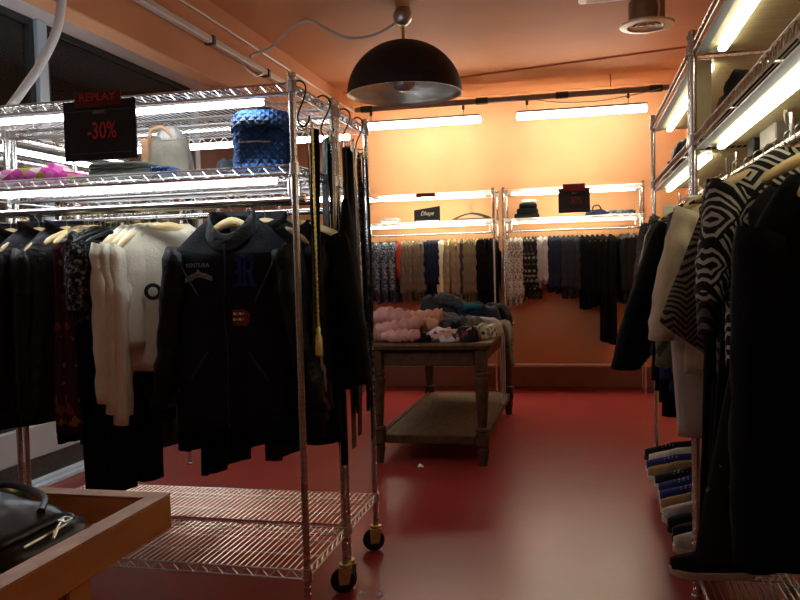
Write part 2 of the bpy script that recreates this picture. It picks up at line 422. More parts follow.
struct('trim_5', MB().box(XL-0.1, XL, 6.56, YB, 0, 2.9), M('dimmed_orange_paint', (0.17, 0.085, 0.07), 0.6, var=0.06, scale=3, bump=0.03))  # orange-painted wall in dim light; the shade is put into its mauve-brown colour
for i, (a, b2) in enumerate(((-2.15, 1.9), (1.98, 4.42), (4.52, 6.46))):
    fr = MB()
    fr.box(XL-0.03, XL+0.03, a, b2, 0.387, 0.425).box(XL-0.03, XL+0.03, a, b2, 2.86, 2.898)
    fr.box(XL-0.03, XL+0.03, a, a+0.045, 0.426, 2.859).box(XL-0.03, XL+0.03, b2-0.045, b2, 0.426, 2.859)
    w = struct('window_%d' % (i+1), fr, DARKFRAME)
    MB().box(XL-0.006, XL+0.006, a+0.046, b2-0.046, 0.427, 2.857).build('pane', GLASS, w, False)
for i, y in enumerate((1.94, 4.47, 6.51)):
    struct('trim_%d' % (6+i), MB().bbox(XL-0.05, XL+0.06, y-0.045, y+0.045, 0.387, 2.898, 0.006), ALU)
f = MB().box(-7.2, -7.0, -6, 14, 0, 6)
fo = struct('wall_street', f, FACADE)
struct('floor_street', MB().box(-7.0, XL-0.12, -6, 14, -0.15, -0.02), SKIRT)

# added unseen fill lamps that brighten the facade behind the dark windows
for y in (0.5, 5.0, 9.5):
    l = D.lights.new('facade_fill_light', 'POINT'); l.energy = 750; l.color = (1.0, 0.86, 0.74); l.shadow_soft_size = 0.2
    lo = D.objects.new('facade_fill_light', l); COL.objects.link(lo); lo.location = (-5.7, y, 4.9)
# ------------------------------------------------------------------ ceiling services
t = thing('conduit_pipe', 'long grey conduit clipped along the side of the orange ceiling beam', 'pipe', (-2.385, 3.0, 2.825))
MB().bbox(-0.025, 0.025, -3.5, 5.1, -0.022, 0.022, 0.006).build('channel', GREYPIPE, t)
for y in (-1.1, 0.4, 1.95, 2.9, 4.2): MB().bbox(-0.034, 0.034, y-0.02, y+0.02, -0.03, 0.03, 0.004).build('clip', DARKFRAME, t)
MB().tube([(0.03, 2.3, -0.02), (0.035, 2.45, -0.075), (0.035, 2.62, -0.09), (0.03, 2.8, -0.025)], 0.006).build('loose_wire', GREYPIPE, t)
tag(MB().tube([(-2.408, y, 2.985) for y in (-2.1, 2, 5, 8.4)], 0.008, 6).build('thin_cable', GREYPIPE), 'thin straight cable running above the grey conduit on the beam', 'cable')
pts = [(-1.235, 5.60, 3.05), (-1.33, 5.64, 3.005), (-1.50, 5.70, 2.975), (-1.66, 5.72, 2.985), (-1.80, 5.70, 3.045), (-1.93, 5.62, 3.108), (-2.05, 5.62, 3.07), (-2.16, 5.66, 3.00), (-2.27, 5.68, 2.945), (-2.355, 5.66, 2.92), (-2.385, 5.60, 2.88)]
def smooth_path(p, n=6):
    p = [Vector(q) for q in p]; out = []
    for i in range(len(p)-1):
        a, b, c, d = p[max(0, i-1)], p[i], p[i+1], p[min(len(p)-1, i+2)]
        for k in range(n):
            u = k/n
            out.append(0.5*((2*b)+(c-a)*u+(2*a-5*b+4*c-d)*u*u+(3*b-a-3*c+d)*u**3))
    out.append(p[-1]); return out
tag(MB().tube(smooth_path(pts), 0.011, 8).build('lamp_cable', GREYPIPE), 'pale grey cable swagged across the ceiling to the dome lamp', 'cable')
pts = [(-2.30, 3.3, 2.895), (-2.30, 3.3, 2.72), (-2.325, 3.3, 2.55), (-2.36, 3.3, 2.42), (-2.45, 3.3, 2.28), (-2.56, 3.3, 2.16), (-2.66, 3.3, 2.05), (-2.70, 3.3, 1.95)]
tag(MB().tube(smooth_path([(-2.30, 3.3, 3.118)]+pts), 0.021, 10).build('flexible_hose', GREYPIPE), 'thick pale flexible hose curving down from ceiling before the dark window', 'hose')

# dome pendant
t = thing('pendant_lamp', 'big matt black dome lamp with silver inside, hanging over the table', 'lamp', (-1.22, 5.6, 0))
MB().lathe([(0.0, 3.118), (0.05, 3.118), (0.055, 3.11), (0.055, 3.10)], n=20).build('ceiling_rose', STEEL, t)
MB().lathe([(0.068*math.sin(a), 3.062-0.068*math.cos(a)) for a in [PI*k/12 for k in range(13)]], n=24).build('chrome_ball', STEEL, t, 'all')
MB().tube([(0, 0, 3.0), (0, 0, 2.88)], 0.012, 10).build('stem', ZINC, t)
Rz, Hh, zr = 0.408, 0.375, 2.515
outer = [(0.001, zr+Hh)]+[(Rz*math.sin(a), zr+Hh*math.cos(a)) for a in [PI/2*k/16 for k in range(1, 17)]]
MB().lathe(outer, n=56, cap0=False, cap1=False).build('shade', SHADE, t, 'all')
inner = [((Rz-0.008)*math.sin(a)+0.0005, zr+(Hh-0.010)*math.cos(a)) for a in [PI/2*k/16 for k in range(0, 17)]]+[(Rz, zr-0.001)]
MB().lathe(inner[::-1], n=56, cap0=False, cap1=False).build('lining', SILVERIN, t, 'all')
MB().lathe([(0.02, zr+0.28), (0.03, zr+0.20), (0.035, zr+0.14)], n=16).build('socket', SHADE, t)
MB().lathe([(0.03, zr+0.16), (0.065, zr+0.13), (0.080, zr+0.085), (0.07, zr+0.04), (0.035, zr+0.022), (0.001, zr+0.02)], n=24).build('bulb', BULB, t, 'all')

# vent and ceiling box
t = thing('ceiling_vent', 'round cream air vent on a short duct below the ceiling', 'vent', (0.46, 6.0, 0))
MB().lathe([(0.125, 3.118), (0.125, 2.975)], n=28, cap0=False, cap1=False).build('duct', DUCT, t, 'all')
MB().lathe([(0.13, 2.975), (0.19, 2.965), (0.185, 2.95), (0.135, 2.945), (0.130, 2.965), (0.128, 2.975)], n=40, cap0=False, cap1=False).build('flange', VENTM, t)
for q, (r0, r1) in enumerate(((0.095, 0.118), (0.055, 0.08), (0.0, 0.036))):
    MB().lathe([(r0+0.001, 2.972), (r1, 2.954), (r1-0.006, 2.951), (max(r0-0.006, 0.0005), 2.966)], n=36, cap0=False, cap1=False).build('ring_blade', VENTM, t)
MB().box(-0.12, 0.12, -0.004, 0.004, 2.955, 2.972).box(-0.004, 0.004, -0.12, 0.12, 2.955, 2.972).build('spider', STEEL, t, False)
MB().tube([(0.07, -0.115, 2.975), (0.075, -0.128, 3.05), (0.06, -0.13, 3.118)], 0.008).build('bracket', VENTM, t)
t = thing('ceiling_unit', 'white boxed unit on the ceiling beside the round vent', 'unit', (0.20, 5.30, ZC))
MB().bbox(-0.21, 0.21, -0.35, 0.33, -0.09, -0.002, 0.012).build('casing', VENTM, t)
MB().bbox(-0.16, 0.16, -0.28, 0.28, -0.098, -0.091, 0.003).build('grille', WHITE_CEIL, t)

# suspended rail with two tubes at the rear wall
t = thing('lighting_rail', 'long grey rail hung before the rear wall above both tubes', 'rail', (-0.78, 7.9, 2.895))
MB().bbox(-1.46, 1.58, -0.02, 0.02, -0.025, 0.025, 0.005).build('channel', GREYP, t)
for x in (-1.34, -0.17, 0.60, 1.46): MB().bbox(x-0.06, x+0.06, -0.026, 0.026, -0.03, 0.03, 0.004).build('connector', DARKFRAME, t)
for x in (-1.2, 1.05): MB().tube([(x, 0, 0.025), (x, 0, 0.165)], 0.004).build('drop_rod', HOOKM, t)
MB().tube(smooth_path([(0.35, -0.03, -0.03), (0.6, -0.04, -0.075), (0.95, -0.04, -0.085), (1.25, -0.03, -0.05), (1.5, -0.03, -0.01)]), 0.005).build('loose_wire', HOOKM, t)
def tube_lamp(x0, x1, label):
    t = thing('tube_light', label, 'light', ((x0+x1)/2, 7.9, 2.730), 0, 'tube lights at the rear wall')
    h = (x1-x0)/2
    MB().bbox(-h, h, -0.055, 0.055, 0.018, 0.036, 0.005).build('housing', GREYP, t)
    MB().lathe([(0.018, -h), (0.030, -h+0.015), (0.030, h-0.015), (0.018, h)], (0, 0, -0.015), 14, ax='x').build('diffuser', TUBE, t, 'all')
    for x in (-h+0.1, h-0.17):
        MB().tube([(x, 0, 0.034), (x, 0, 0.14)], 0.004).build('hanger_wire', HOOKM, t)
        MB().bbox(x-0.012, x+0.012, -0.015, 0.015, 0.095, 0.138, 0.003).build('clip', DARKFRAME, t)
tube_lamp(-2.175, -0.965, 'left glowing white tube light hung under rail behind dome lamp')
tube_lamp(-0.614, 0.600, 'right glowing white tube light hung under rail near the vent')
# the room carries on behind the photographer; its tubes light the foreground
for x, y in ((-1.9, 0.3), (-0.6, -1.1)):
    t = thing('ceiling_tube', 'tube light on the ceiling of the front of the shop', 'light', (x, y, ZC), 0, 'front shop tubes')
    MB().bbox(-0.62, 0.62, -0.035, 0.035, -0.05, -0.002, 0.004).build('housing', GREYP, t)
    MB().lathe([(0.018, -0.6), (0.026, -0.58), (0.026, 0.58), (0.018, 0.6)], (0, 0, -0.068), 12, ax='x').build('diffuser', REAR, t, 'all')

# ------------------------------------------------------------------ wire racks
def zigzag(mb, a, b, z0, z1, step, r):
    a = Vector(a); b = Vector(b); n = max(2, int((b-a).length/step)); pts = []
    for i in range(n+1):
        p = a.lerp(b, i/n); pts.append((p.x, p.y, z0 if i % 2 else z1))
    mb.tube(pts, r, 4)
def wire_shelf(w, d, wires='y', gap=0.023, tr=0.034, step=0.028):
    """wire deck, top at z = 0, spanning 0..w, 0..d"""
    m = MB(); fr = 0.0038
    for z in (-fr, -tr):
        for a, b in (((0, 0), (w, 0)), ((w, 0), (w, d)), ((w, d), (0, d)), ((0, d), (0, 0))):
            m.tube([(a[0], a[1], z), (b[0], b[1], z)], fr, 5)
    for a, b in (((0, 0, 0), (w, 0, 0)), ((w, 0, 0), (w, d, 0)), ((w, d, 0), (0, d, 0)), ((0, d, 0), (0, 0, 0))):
        zigzag(m, a, b, -tr, -fr, step, 0.0026)
    if wires == 'y':
        n = int(w/gap)
        for i in range(1, n): m.tube([(i*w/n, 0, -0.002), (i*w/n, d, -0.002)], 0.0021, 4, False)
        for q in (0.33, 0.67): m.tube([(0, d*q, -0.0065), (w, d*q, -0.0065)], 0.0034, 5)
    else:
        n = int(d/gap)
        for i in range(1, n): m.tube([(0, i*d/n, -0.002), (w, i*d/n, -0.002)], 0.0021, 4, False)
        k = max(2, int(w/0.4))
        for q in range(1, k): m.tube([(w*q/k, 0, -0.0065), (w*q/k, d, -0.0065)], 0.0034, 5)
    for x in (0, w):
        for y in (0, d): m.lathe([(0.0165, 0.004), (0.020, -0.036)], (x, y, 0), 10)
    return m
def post_mesh(z0, z1, r=0.0127):
    prof = []; z = z0
    while z < z1-0.026:
        prof += [(r, z), (r, z+0.0215), (r*0.86, z+0.0225), (r*0.86, z+0.0245)]; z += 0.0254
    prof += [(r, z), (r, z1), (r*1.25, z1), (r*1.25, z1+0.012), (r*0.7, z1+0.018)]
    return MB().lathe(prof, n=12)
def add_caster(t, x, y, top, ang=0.0):
    mx = Matrix.Translation((x, y, 0)) @ Matrix.Rotation(ang, 4, 'Z')
    def tr(mb): mb.v = [tuple(mx @ Vector(p)) for p in mb.v]; return mb
    b = MB().lathe([(0.013, top), (0.013, 0.118)], n=12).lathe([(0.026, 0.118), (0.028, 0.112), (0.026, 0.106)], n=16)
    b.bbox(-0.030, 0.024, -0.0235, 0.0235, 0.099, 0.106, 0.002)
    for s in (-1, 1):
        yy = s*0.021
        v = [(-0.030, 0.104), (0.024, 0.104), (0.012, 0.040), (-0.028, 0.036)]
        vv = [(p[0], yy-0.0015, p[1]) for p in v]+[(p[0], yy+0.0015, p[1]) for p in v]
        b.add(vv, [(0, 1, 2, 3), (7, 6, 5, 4), (0, 4, 5, 1), (1, 5, 6, 2), (2, 6, 7, 3), (3, 7, 4, 0)])
    c = tr(b).build('caster', ZINC, t)
    w = MB().lathe([(0.012, -0.014), (0.040, -0.016), (0.049, -0.010), (0.0505, 0), (0.049, 0.010), (0.040, 0.016), (0.012, 0.014)], (-0.012, 0, 0.0505), 28, ax='y')
    tr(w).build('wheel', RUBBER, c)
def rack(label, cat, x0, x1, y0, y1, shelves, ztop, zbot=0.0, wires='y', rails=(), casters=False, group=None, step=0.028, gaps=None):
    t = thing('wire_rack', label, cat, (x0, y0, 0), 0, group); w, d = x1-x0, y1-y0
    for i, z in enumerate(shelves):
        s = wire_shelf(w, d, wires, gap=(gaps or {}).get(i, 0.023), step=step)
        s.v = [(p[0], p[1], p[2]+z) for p in s.v]; s.build('wire_shelf', CHROME, t)
    for x in (0, w):
        for y in (0, d):
            p = post_mesh(0.13 if casters else zbot+0.012, ztop); p.v = [(q[0]+x, q[1]+y, q[2]) for q in p.v]
            if not casters: p.lathe([(0.020, zbot), (0.020, zbot+0.010), (0.010, zbot+0.014)], (x, y, 0), 12)
            p.build('post', POSTM, t)
            if casters: add_caster(t, x, y, 0.14, -0.6 if y == 0 else 0.35)
    for (ax, pos, z) in rails:
        m = MB()
        if ax == 'x':
            m.tube([(0.0, pos, z), (w, pos, z)], 0.0125, 12)
            for x in (0.06, w-0.06): m.tube([(x, pos, z), (x, pos, z+0.075)], 0.006, 8)
        else:
            m.tube([(pos, 0.0, z), (pos, d, z)], 0.0125, 12)
            for y in (0.06, d/2, d-0.06): m.tube([(pos, y, z), (pos, y, z+0.075)], 0.006, 8)
        m.build('hang_rail', POSTM, t)
    return t
def led_bar(label, p0, p1, mat, group, hw=0.016, cat='light'):
    """slim LED bar under a shelf between two points along X or Y"""
    p0 = Vector(p0); p1 = Vector(p1); c = (p0+p1)/2; h = (p1-p0).length/2
    t = thing('led_bar', label, cat, c, 0 if abs(p1.x-p0.x) > abs(p1.y-p0.y) else PI/2, group)
    MB().bbox(-h, h, -hw*0.45, hw*0.45, 0.010, 0.016, 0.002).build('housing', VENTM, t)
    MB().bbox(-h+0.01, h-0.01, -hw, hw, -0.009, 0.0095, 0.004).build('diffuser', mat, t)
    return t

AX0, AX1, AY0, AY1, BY0, BY1 = -2.43, -0.95, 2.575, 3.02, 3.065, 3.50
rackA = rack('chrome wire rack on casters at the front left, black jacket on its rail', 'rack', AX0, AX1, AY0, AY1, (1.930, 1.655, 0.262), 1.945, rails=(('x', 0.215, 1.545), ('x', 0.105, 1.545)), casters=True)
rackB = rack('chrome wire rack on casters standing back to back behind the front rack', 'rack', AX0, AX1, BY0, BY1, (1.930, 1.655, 0.262), 1.945, rails=(('x', 0.22, 1.545),), casters=True)
led_bar('cool white LED bar under the top shelf of the front left rack', (-2.40, 2.635, 1.882), (-1.07, 2.635, 1.882), COOL, 'cool LED bars of the left racks', 0.013)
led_bar('cool white LED bar under the middle shelf of the front left rack', (-2.40, 2.635, 1.607), (-1.03, 2.635, 1.607), COOL, 'cool LED bars of the left racks', 0.013)
led_bar('cool white LED bar glaring under the rear left rack top shelf', (-2.36, 3.44, 1.878), (-1.00, 3.44, 1.878), COOL, 'cool LED bars of the left racks', 0.024)
led_bar('cool white LED bar under the rear left rack middle shelf', (-2.36, 3.44, 1.607), (-1.00, 3.44, 1.607), COOL, 'cool LED bars of the left racks', 0.018)
# rack along the shop window
rackW = rack('chrome wire rack standing along the dark shop window at left', 'rack', -3.06, -2.62, 2.9, 4.9, (1.965, 1.86, 1.55), 2.0, wires='x')
led_bar('cool white LED bar under the window rack upper shelf', (-2.70, 2.98, 1.912), (-2.70, 4.8, 1.912), COOL, 'cool LED bars of the left racks', 0.022)

# right-hand racks
RX0, RX1 = 0.40, 0.725
shelvesR = (2.09, 1.752, 0.135)
def right_rack(label, y0, y1):
    t = rack(label, 'rack', RX0, RX1, y0, y1, shelvesR, 2.115, wires='y', rails=(('y', 0.135, 1.600),), step=0.024, group='racks along the right wall')
    w, d = RX1-RX0, y1-y0
    for z in (2.046, 1.708):
        MB().box(0.012, w-0.006, 0.015, d-0.015, z-0.004, z).build('shelf_liner', LINER, t, False)
    for z in (2.046, 1.708):
        MB().box(0.006, 0.034, 0.03, d-0.03, z-0.012, z-0.006).build('price_strip', ALU, t, False)
    return t
rc = right_rack('nearest chrome wire rack along the right wall, its shelves running overhead', 1.45, 3.13)
rd = right_rack('farther chrome wire rack at the right wall, ending before rear wall', 3.19, 4.88)
MB().bbox(0.02, 0.075, 0.012, 0.03, 1.76, 2.04, 0.003).build('end_board', LINER, rd)
for y0, y1, nm in ((1.5, 3.02, 'nearest right rack'), (3.27, 4.80, 'farther right rack')):
    led_bar('warm white LED bar under the top shelf of the '+nm, (0.482, y0, 2.028), (0.482, y1, 2.028), WARM, 'warm LED bars of the right racks', 0.0145)
    led_bar('warm white LED bar under the middle shelf of the '+nm, (0.475, y0+0.02, 1.690), (0.475, y1, 1.690), WARM, 'warm LED bars of the right racks', 0.013)

# rear wall racks
def back_rack(label, x0, x1):
    t = rack(label, 'rack', x0, x1, 8.02, 8.42, (2.03, 1.745), 2.04, wires='y', rails=(('x', 0.225, 1.625),), step=0.05, gaps={0: 0.04, 1: 0.04}, group='racks at the rear wall')
    MB().tube([(0.02, 0, 0.285), (x1-x0-0.02, 0, 0.285)], 0.011, 8).build('stretcher', CHROME, t)
    return t
back_rack('left bay of chrome wire rack at the rear wall behind the table', -2.26, -0.875)
back_rack('right bay of chrome wire rack at the rear wall beside the right racks', -0.775, 0.56)
for a, b, s in ((-2.2, -0.95, 'left'), (-0.70, 0.50, 'right')):
    led_bar('warm glowing LED bar under the top shelf of the %s rear bay' % s, (a, 8.04, 1.985), (b, 8.04, 1.985), BACKLED, 'LED bars of the rear racks', 0.014)
    led_bar('warm glowing LED bar under the lower shelf of the %s rear bay' % s, (a, 8.036, 1.702), (b, 8.036, 1.702), BACKLED, 'LED bars of the rear racks', 0.014)

# ------------------------------------------------------------------ hangers and garments
# local frame of both: origin where the hook sits on the rail, shoulders along X, front faces -Y
def hanger_meshes(w=0.21, kind='wood', droop=0.058):
    hook = MB(); r = 0.019
    pts = [(r*math.cos(a), 0, -r*0.0+r*math.sin(a)-0.004) for a in [math.radians(q) for q in range(-30, 181, 15)]]
    pts = [(p[0], 0, p[2]+0.0) for p in pts]+[(-r*0.9, 0, -0.022), (-0.006, 0, -0.034), (0, 0, -0.046), (0, 0, -0.085)]
    hook.tube(pts, 0.0019, 6)
    bar = MB(); rings = []
    n = 22
    for i in range(n+1):
        s = -1+2*i/n; x = s*w; a = abs(s)
        z = -0.084-droop*a**1.6
        y = -0.022*(a**2) if kind == 'wood' else 0
        hh = (0.019-0.006*a) if kind == 'wood' else 0.007
        tt = (0.0075+0.004*a) if kind == 'wood' else 0.005
        if i in (0, n): hh *= 0.45; tt *= 0.5
        rings.append([(x, y+tt*math.cos(2*PI*k/10), z+hh*math.sin(2*PI*k/10)) for k in range(10)])
    bar.loft(rings)
    if kind == 'plastic': bar.tube([(-w*0.93, 0, -0.138), (w*0.93, 0, -0.138)], 0.004, 6)
    return hook, bar
HP = {}
def hanger(kind, label, group, loc, rz, w=0.21, droop=0.058):
    key = (kind, w) if droop == 0.058 else (kind, w, droop)
    if key not in HP:
        t = thing('clothes_hanger', label, 'hanger', loc, rz, group)
        hk, br = hanger_meshes(w, 'plastic' if kind != 'wood' else 'wood', droop)
        hk.build('hook', HOOKM, t, 'all'); br.build('shoulder_bar', {'wood': HWOOD, 'white': HWHITE, 'black': HBLACK}[kind], t)
        HP[key] = t; return t
    r = dup(HP[key], loc, rz, label); r['group'] = group; return r

def body_fn(sw, hw, L, drop, th, nw, e=2.6, waist=1.0, amp=0.010, nf=5, seed=0, flare=0.0, top=-0.074, dip=0.03, hemv=0.0):
    """returns point(u, angle): u 0 neck .. 1 hem"""
    def half(u, z):
        if z > -drop:
            k = z/-drop
            return nw+(sw-nw)*(k**0.85), th*(0.55+0.45*k)
        t = (-z-drop)/(L-drop)
        w = sw+(hw-sw)*t
        w *= 1-(1-waist)*math.sin(PI*min(1, t*1.25))
        return w*(0.93 if t > 0.03 else 0.98), th*(1+flare*t)
    def pt(z, a, off=0.0):
        w, d = half(0, z)
        t = max(0, (-z-drop)/(L-drop))
        c, s_ = math.cos(a), math.sin(a)
        x = w*sg(c, 2/e); y = d*sg(s_, 2/e)
        f = amp*(0.25+t)*(math.sin(nf*a+seed)+0.5*math.sin((nf*2+1)*a+2.3*seed+3*t))
        f += 0.5*amp*nz(x*9+seed, z*6, y*5+seed)
        x += f*0.35*c; y += f*s_
        if z > -drop:
            z -= dip*(1+z/drop)*max(0.0, -s_)**1.5
        z -= hemv*t*(1-abs(x)/max(w, 1e-3))
        return Vector((x, y, z+top-0.010*t*abs(math.sin(a*1.0+seed))*(1 if t > 0.96 else 0)))
    return pt, half
def add_body(pt, L, drop, n=40, nz_=15, neck=True):
    m = MB(); rings = []
    zs = [-drop*k/5 for k in range(6)]+[-(drop+(L-drop)*((k+1)/nz_)) for k in range(nz_)]
    for z in zs: rings.append([pt(z, 2*PI*k/n) for k in range(n)])
    return m.loft(rings, False, False)
def add_sleeve(side, sw, drop, Ls, r0=0.075, r1=0.047, out=0.03, th=0.04, seed=0, fwd=0.0, top=-0.074, bend=0.0, wr=0.006):
    m = MB(); rings = []; n = 16; N = 14
    for i in range(N+1):
        k = i/N
        cx = side*(sw-0.030+out*math.sin(k*1.45)+bend*k*k); cz = top-drop-0.012-Ls*k+0.03*(1-k)**3
        cy = -fwd*k*k
        r = r0+(r1-r0)*k**0.8
        if i == 0: r *= 0.82
        q = []
        for j in range(n):
            a = 2*PI*j/n
            wx = r*0.62*math.cos(a); wy = min(r, th*1.15 if k < .15 else r)*math.sin(a)
            f = 1+(wr/r)*(1.6*nz(j*0.9+seed, i*0.75, seed)+math.sin(i*2.1+seed+a)*0.5)
            q.append((cx+wx*f, cy+wy*f, cz+0.02*math.cos(a)*side*(1-k)))
        rings.append(q)
    return m.loft(rings, True, True)
def garment(name, label, cat, loc, rz, mat, L=0.66, sw=0.20, hw=0.21, th=0.030, drop=0.055, nw=0.075, sleeve=0.5, amp=0.010, nf=5, seed=0, group=None, smat=None, r0=0.07, r1=0.045, out=0.02, collar=None, flare=0.0, waist=0.97, n=40, fwd=0.0, bend=0.0, wr=0.006, e=2.6, cuff=None, top=-0.074, tilt=0.0, dip=0.03, hemv=0.0):
    t = thing(name, label, cat, loc, rz, group); t.rotation_euler = (0, tilt, rz)
    pt, half = body_fn(sw, hw, L, drop, th, nw, e, waist, amp, nf, seed, flare, top, dip, hemv)
    add_body(pt, L, drop, n).build('body', mat, t, 'all', 0.002)
    if sleeve:
        for s in (-1, 1):
            o = add_sleeve(s, sw, drop, sleeve, r0, r1, out, th, seed+s, fwd, top=top, bend=bend, wr=wr).build('sleeve', smat or mat, t, 'all')
            if cuff:
                k = 1.0; cx = s*(sw-0.030+out*math.sin(1.45)+bend); cz = top-drop-0.012-sleeve
                c = MB().lathe([(r1*0.93, 0.006), (r1*0.97, -0.02), (r1*0.95, -0.045), (r1*0.80, -0.048)], (0, 0, 0), 16)
                c.v = [(cx+p[0]*0.66, -fwd+p[1], cz+p[2]) for p in c.v]
                c.build('cuff', cuff, o, 'all')
    if collar:
        m = MB(); rr = []
        for z, k in ((-0.004, 1.02), (0.012, 1.0), (0.030, 1.04), (0.032, 1.12), (0.014, 1.16), (0.0, 1.14)):
            q = []
            for j in range(24):
                a = 2*PI*j/24
                dip = -0.045*max(0, -math.sin(a))**2
                q.append((nw*k*math.cos(a), th*0.8*k*math.sin(a)*1.05, top+z+dip))
            rr.append(q)
        m.loft(rr, False, False).build('collar', collar, t, 'all')
    return t
def trousers(label, loc, rz, mat, L=1.0, w=0.17, th=0.03, seed=0, group=None, cat='trousers', hang=True):
    t = thing('trousers', label, cat, loc, rz, group)
    for s in (-1, 1):
        m = MB(); rings = []
        for i in range(16):
            k = i/15; z = -0.10-L*k
            we = w*(0.62+0.38*min(1, k/0.4)); ww = we/2*(1-0.30*k); cx = s*(we/2)*(1-0.10*k)
            rings.append([(cx+ww*sg(math.cos(a), 0.8)*(1+0.05*math.sin(3*a+seed)), th*sg(math.sin(a), 0.9)*(0.8+0.5*k)+0.008*nz(a*2+seed, k*5, s), z) for a in [2*PI*j/20 for j in range(20)]])
        m.loft(rings).build('trouser_leg', mat, t, 'all')
    m = MB().bbox(-w*0.63-0.004, w*0.63+0.004, -th*0.85, th*0.85, -0.135, -0.098, 0.006); m.build('waistband', mat, t)
    return t

def on_rail(kind, hlabel, hgroup, loc, rz, fn, *a, w=0.21, **k):
    hanger(kind, hlabel, hgroup, loc, rz, w)
    return fn(*a, loc=loc, rz=rz, **k)

# ---- rear wall rails (garments seen edge-on)
RB = random.Random(3)
def back_run(x0, x1, n, mat, what, L, sleeve, kind, group, hg, cat='clothes', name='blouse', sw=0.195, th=0.02, jitter=0.03, first='leftmost', z=1.638, order=None, **kw):
    for i in range(n):
        x = x0+(x1-x0)*(i/(n-1) if n > 1 else 0.5)
        rz = PI/2+RB.uniform(-0.10, 0.10)
        lab = what % (ORD[i]+' from left') if n > 1 else what
        hl, g = hg
        hanger(kind, hl, g, (x, 8.245, z), rz, 0.19)
        garment(name, lab, cat, (x, 8.245, z), rz, mat, L=L+RB.uniform(-jitter, jitter), sw=sw, hw=sw+RB.uniform(-0.01, 0.02), th=th, sleeve=sleeve and sleeve+RB.uniform(-0.02, 0.02), amp=0.006, nf=RB.choice((4, 5, 6)), seed=RB.uniform(0, 20), group=group, n=26, r0=0.055, r1=0.034, **kw)
WL = ('white hanger on the left rail at the rear wall', 'white hangers on the left rear rail')
WR_ = ('white hanger on the right rail at the rear wall', 'white hangers on the right rear rail')
NL = ('pale wooden hanger on the left rail at the rear wall', 'wooden hangers on the left rear rail')
NR = ('pale wooden hanger on the right rail at the rear wall', 'wooden hangers on the right rear rail')
BL = ('black hanger on the left rail at the rear wall', 'black hangers on the left rear rail')
BR = ('black hanger on the right rail at the rear wall', 'black hangers on the right rear rail')
back_run(-2.20, -1.93, 4, BLUEPRINT, 'blue-grey printed shirt on left rear rail, %s of its four', 0.62, 0.48, 'black', 'blue-grey printed shirts on the left rear rail', BL, 'shirt', 'shirt', th=0.028)
back_run(-1.875, -1.875, 1, REDC, 'red top on the left rear rail between blue prints and taupe blouses', 0.44, 0.30, 'white', None, WL, 'top', 'sweater')
back_run(-1.83, -1.62, 6, TAUPE, 'taupe blouse on white hanger on left rear rail, %s', 0.60, 0.46, 'white', 'taupe blouses on the left rear rail', WL, 'blouse')
back_run(-1.57, -1.46, 4, NAVY, 'dark navy top on left rear rail beside taupe blouses, %s', 0.60, 0.40, 'black', 'navy tops on the left rear rail', BL, 'top', 'sweater')
back_run(-1.425, -1.425, 1, CREAM, 'single long cream cardigan on the left rear rail', 0.78, 0.56, 'white', None, WL, 'cardigan', 'cardigan', th=0.03)
back_run(-1.36, -1.25, 3, BEIGE, 'beige blouse on the left rear rail right of cream cardigan, %s', 0.70, 0.5, 'wood', 'beige blouses on the left rear rail', NL, 'blouse')
back_run(-1.215, -1.215, 1, BELTBRN, 'dark brown blouse among beige and khaki ones on left rear rail', 0.6, 0.5, 'wood', None, NL, 'blouse')
back_run(-1.18, -1.07, 4, KHAKI, 'khaki green blouse on left rear rail beside black tops, %s', 0.72, 0.5, 'wood', 'khaki blouses on the left rear rail', NL, 'blouse')
back_run(-1.03, -0.90, 6, BLACK2, 'black top on white hanger at right end of left rear rail, %s', 0.72, 0.45, 'white', 'black tops on the left rear rail', WL, 'top', 'sweater')
back_run(-0.715, -0.62, 3, WHITELACE, 'white lace blouse at left end of right rear rail, %s', 0.68, 0.55, 'white', 'white lace blouses on the right rear rail', WR_, 'blouse', th=0.03)
back_run(-0.575, -0.46, 4, BLACKFLORAL, 'black floral blouse on the right rear rail, %s', 0.58, 0.42, 'white', 'black floral blouses on the right rear rail', WR_, 'blouse', th=0.026, jitter=0.06)
back_run(-0.415, -0.375, 2, PALEGREY, 'pale grey shirt on right rear rail beside black florals, %s', 0.50, 0.40, 'white', 'pale grey shirts on the right rear rail', WR_, 'shirt', 'shirt')
back_run(-0.33, -0.24, 3, NAVY, 'navy jacket on the right rear rail, %s of its run', 0.56, 0.46, 'white', 'navy jackets on the right rear rail', WR_, 'jacket', 'jacket', th=0.028)
back_run(-0.19, -0.06, 4, CHAR, 'charcoal jacket on right rear rail right of navy ones, %s', 0.62, 0.46, 'white', 'charcoal jackets on the right rear rail', WR_, 'jacket', 'jacket', th=0.028)
back_run(-0.01, 0.14, 4, BLACK, 'black jacket on right rear rail right of charcoal ones, %s', 0.72, 0.5, 'wood', 'black jackets on the right rear rail', NR, 'jacket', 'jacket', th=0.030)
back_run(0.19, 0.265, 2, BLACK2, 'long black coat hanging lowest on the right rear rail, %s', 1.06, 0.6, 'wood', 'long black coats on the right rear rail', NR, 'coat', 'coat', th=0.035)
back_run(0.37, 0.49, 3, LEATHER, 'black leather jacket at right end of right rear rail, %s', 0.66, 0.5, 'white', 'leather jackets on the right rear rail', WR_, 'jacket', 'jacket', th=0.035)

